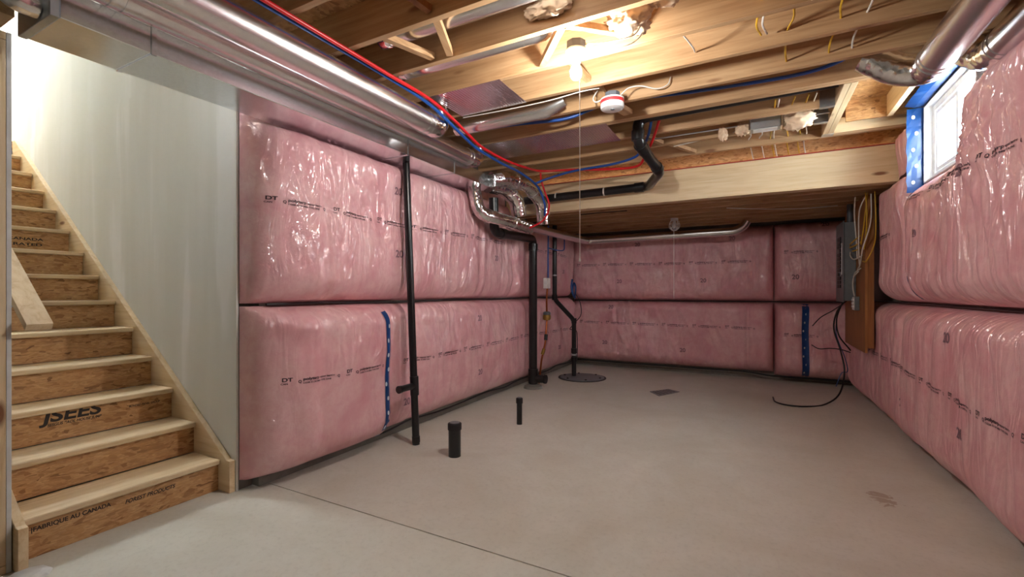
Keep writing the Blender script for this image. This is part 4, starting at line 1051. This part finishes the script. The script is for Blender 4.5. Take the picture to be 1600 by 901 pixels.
# cable bundles to the panel
wires = [('white_cable', 'white cable sweeping down past the panel, outermost', [(1.0, 5.78, 2.30), (0.96, 5.90, 2.15), (0.965, 5.98, 1.9), (0.97, 6.0, 1.7), (0.985, 6.05, 1.58)]),
         ('white_cable', 'white cable sweeping down past the panel, inner one', [(0.93, 5.95, 2.30), (0.94, 6.05, 2.12), (0.965, 6.1, 1.85), (0.975, 6.12, 1.66)]),
         ('white_cable', 'white cable arcing behind the yellow bundle at the panel', [(1.02, 5.70, 2.28), (1.02, 5.72, 2.0), (0.97, 5.80, 1.75), (0.975, 5.95, 1.60), (0.975, 6.1, 1.54)]),
         ('yellow_cable', 'yellow cable falling from the beam beside the plywood, first', [(1.0, 5.75, 2.30), (0.99, 5.80, 2.10), (0.985, 5.86, 1.95), (0.98, 5.95, 1.80)]),
         ('yellow_cable', 'yellow cable falling from the beam beside the plywood, longest', [(1.05, 5.70, 2.30), (1.06, 5.72, 2.05), (1.06, 5.76, 1.8), (1.0, 5.79, 1.62), (0.985, 5.90, 1.62)]),
         ('yellow_cable', 'yellow cable falling from the beam beside the plywood, middle', [(0.98, 5.73, 2.30), (0.995, 5.75, 2.1), (0.995, 5.79, 1.9), (0.99, 5.86, 1.74)]),
         ('yellow_cable', 'yellow cable entering the panel side, upper', [(0.945, 6.33, 1.82), (0.93, 6.22, 1.83), (0.95, 6.10, 1.86), (0.985, 6.0, 1.90)]),
         ('yellow_cable', 'yellow cable entering the panel side, second', [(0.945, 6.33, 1.80), (0.925, 6.2, 1.79), (0.95, 6.08, 1.80), (0.985, 5.98, 1.83)]),
         ('yellow_cable', 'yellow cable entering the panel side, lowest', [(0.97, 6.33, 1.76), (0.945, 6.2, 1.75), (0.96, 6.08, 1.75), (0.985, 6.0, 1.77)]),
         ('white_cable', 'white cable entering the panel side below the yellow ones', [(0.945, 6.33, 1.75), (0.93, 6.22, 1.70), (0.935, 6.1, 1.655), (0.955, 6.0, 1.655), (0.985, 5.93, 1.68)]),
         ('white_cable', 'white cable from the panel side down to the receptacle', [(0.975, 6.05, 1.52), (0.95, 6.16, 1.46), (0.955, 6.24, 1.36), (0.96, 6.19, 1.255)]),
         ('white_cable', 'second white cable from the panel side to the receptacle', [(0.985, 6.0, 1.55), (0.955, 6.14, 1.50), (0.965, 6.3, 1.40), (0.97, 6.329, 1.38)])]
for m, lab, pts in wires: line('panel_cable', lab, pts, 0.0065, m, 'cable', 'cables at the breaker panel', 6, 6)
# black and blue cables drooping to the floor
line('loose_black_cable', 'thick black cable drooping from the panel onto the slab', [(0.93, 6.60, 1.19), (0.86, 6.66, 1.05), (0.84, 6.70, 0.85), (0.90, 6.66, 0.60), (0.93, 6.60, 0.36), (0.86, 6.45, 0.12), (0.70, 6.30, 0.012), (0.50, 6.10, 0.010), (0.32, 6.08, 0.010), (0.21, 6.20, 0.010), (0.19, 6.35, 0.03)], 0.009, 'joint_rubber_dark', 'cable')
line('loose_black_cable', 'thin black cable swagged from the panel to the dark tape', [(0.95, 6.62, 1.19), (0.85, 6.80, 1.08), (0.74, 6.98, 0.98), (0.66, 7.10, 0.86)], 0.006, 'joint_rubber_dark', 'cable')
line('loose_black_cable', 'thin black cable crossing low from tape to plywood', [(0.66, 7.20, 0.60), (0.72, 7.0, 0.575), (0.82, 6.86, 0.60), (0.92, 6.80, 0.60), (1.0, 6.70, 0.58)], 0.006, 'joint_rubber_dark', 'cable')
line('loose_black_cable', 'black cable looping tightly beside the plywood foot', [(0.92, 6.64, 1.19), (0.87, 6.72, 0.98), (0.89, 6.72, 0.78), (0.98, 6.55, 0.62)], 0.008, 'joint_rubber_dark', 'cable')
line('loose_blue_cable', 'thin dark blue cable hanging behind the black one', [(0.90, 6.80, 1.10), (0.88, 6.85, 0.8), (0.96, 6.78, 0.5), (0.98, 6.74, 0.35), (0.92, 6.74, 0.32), (0.86, 6.70, 0.16)], 0.005, 'sheathing_tape_blue', 'cable')
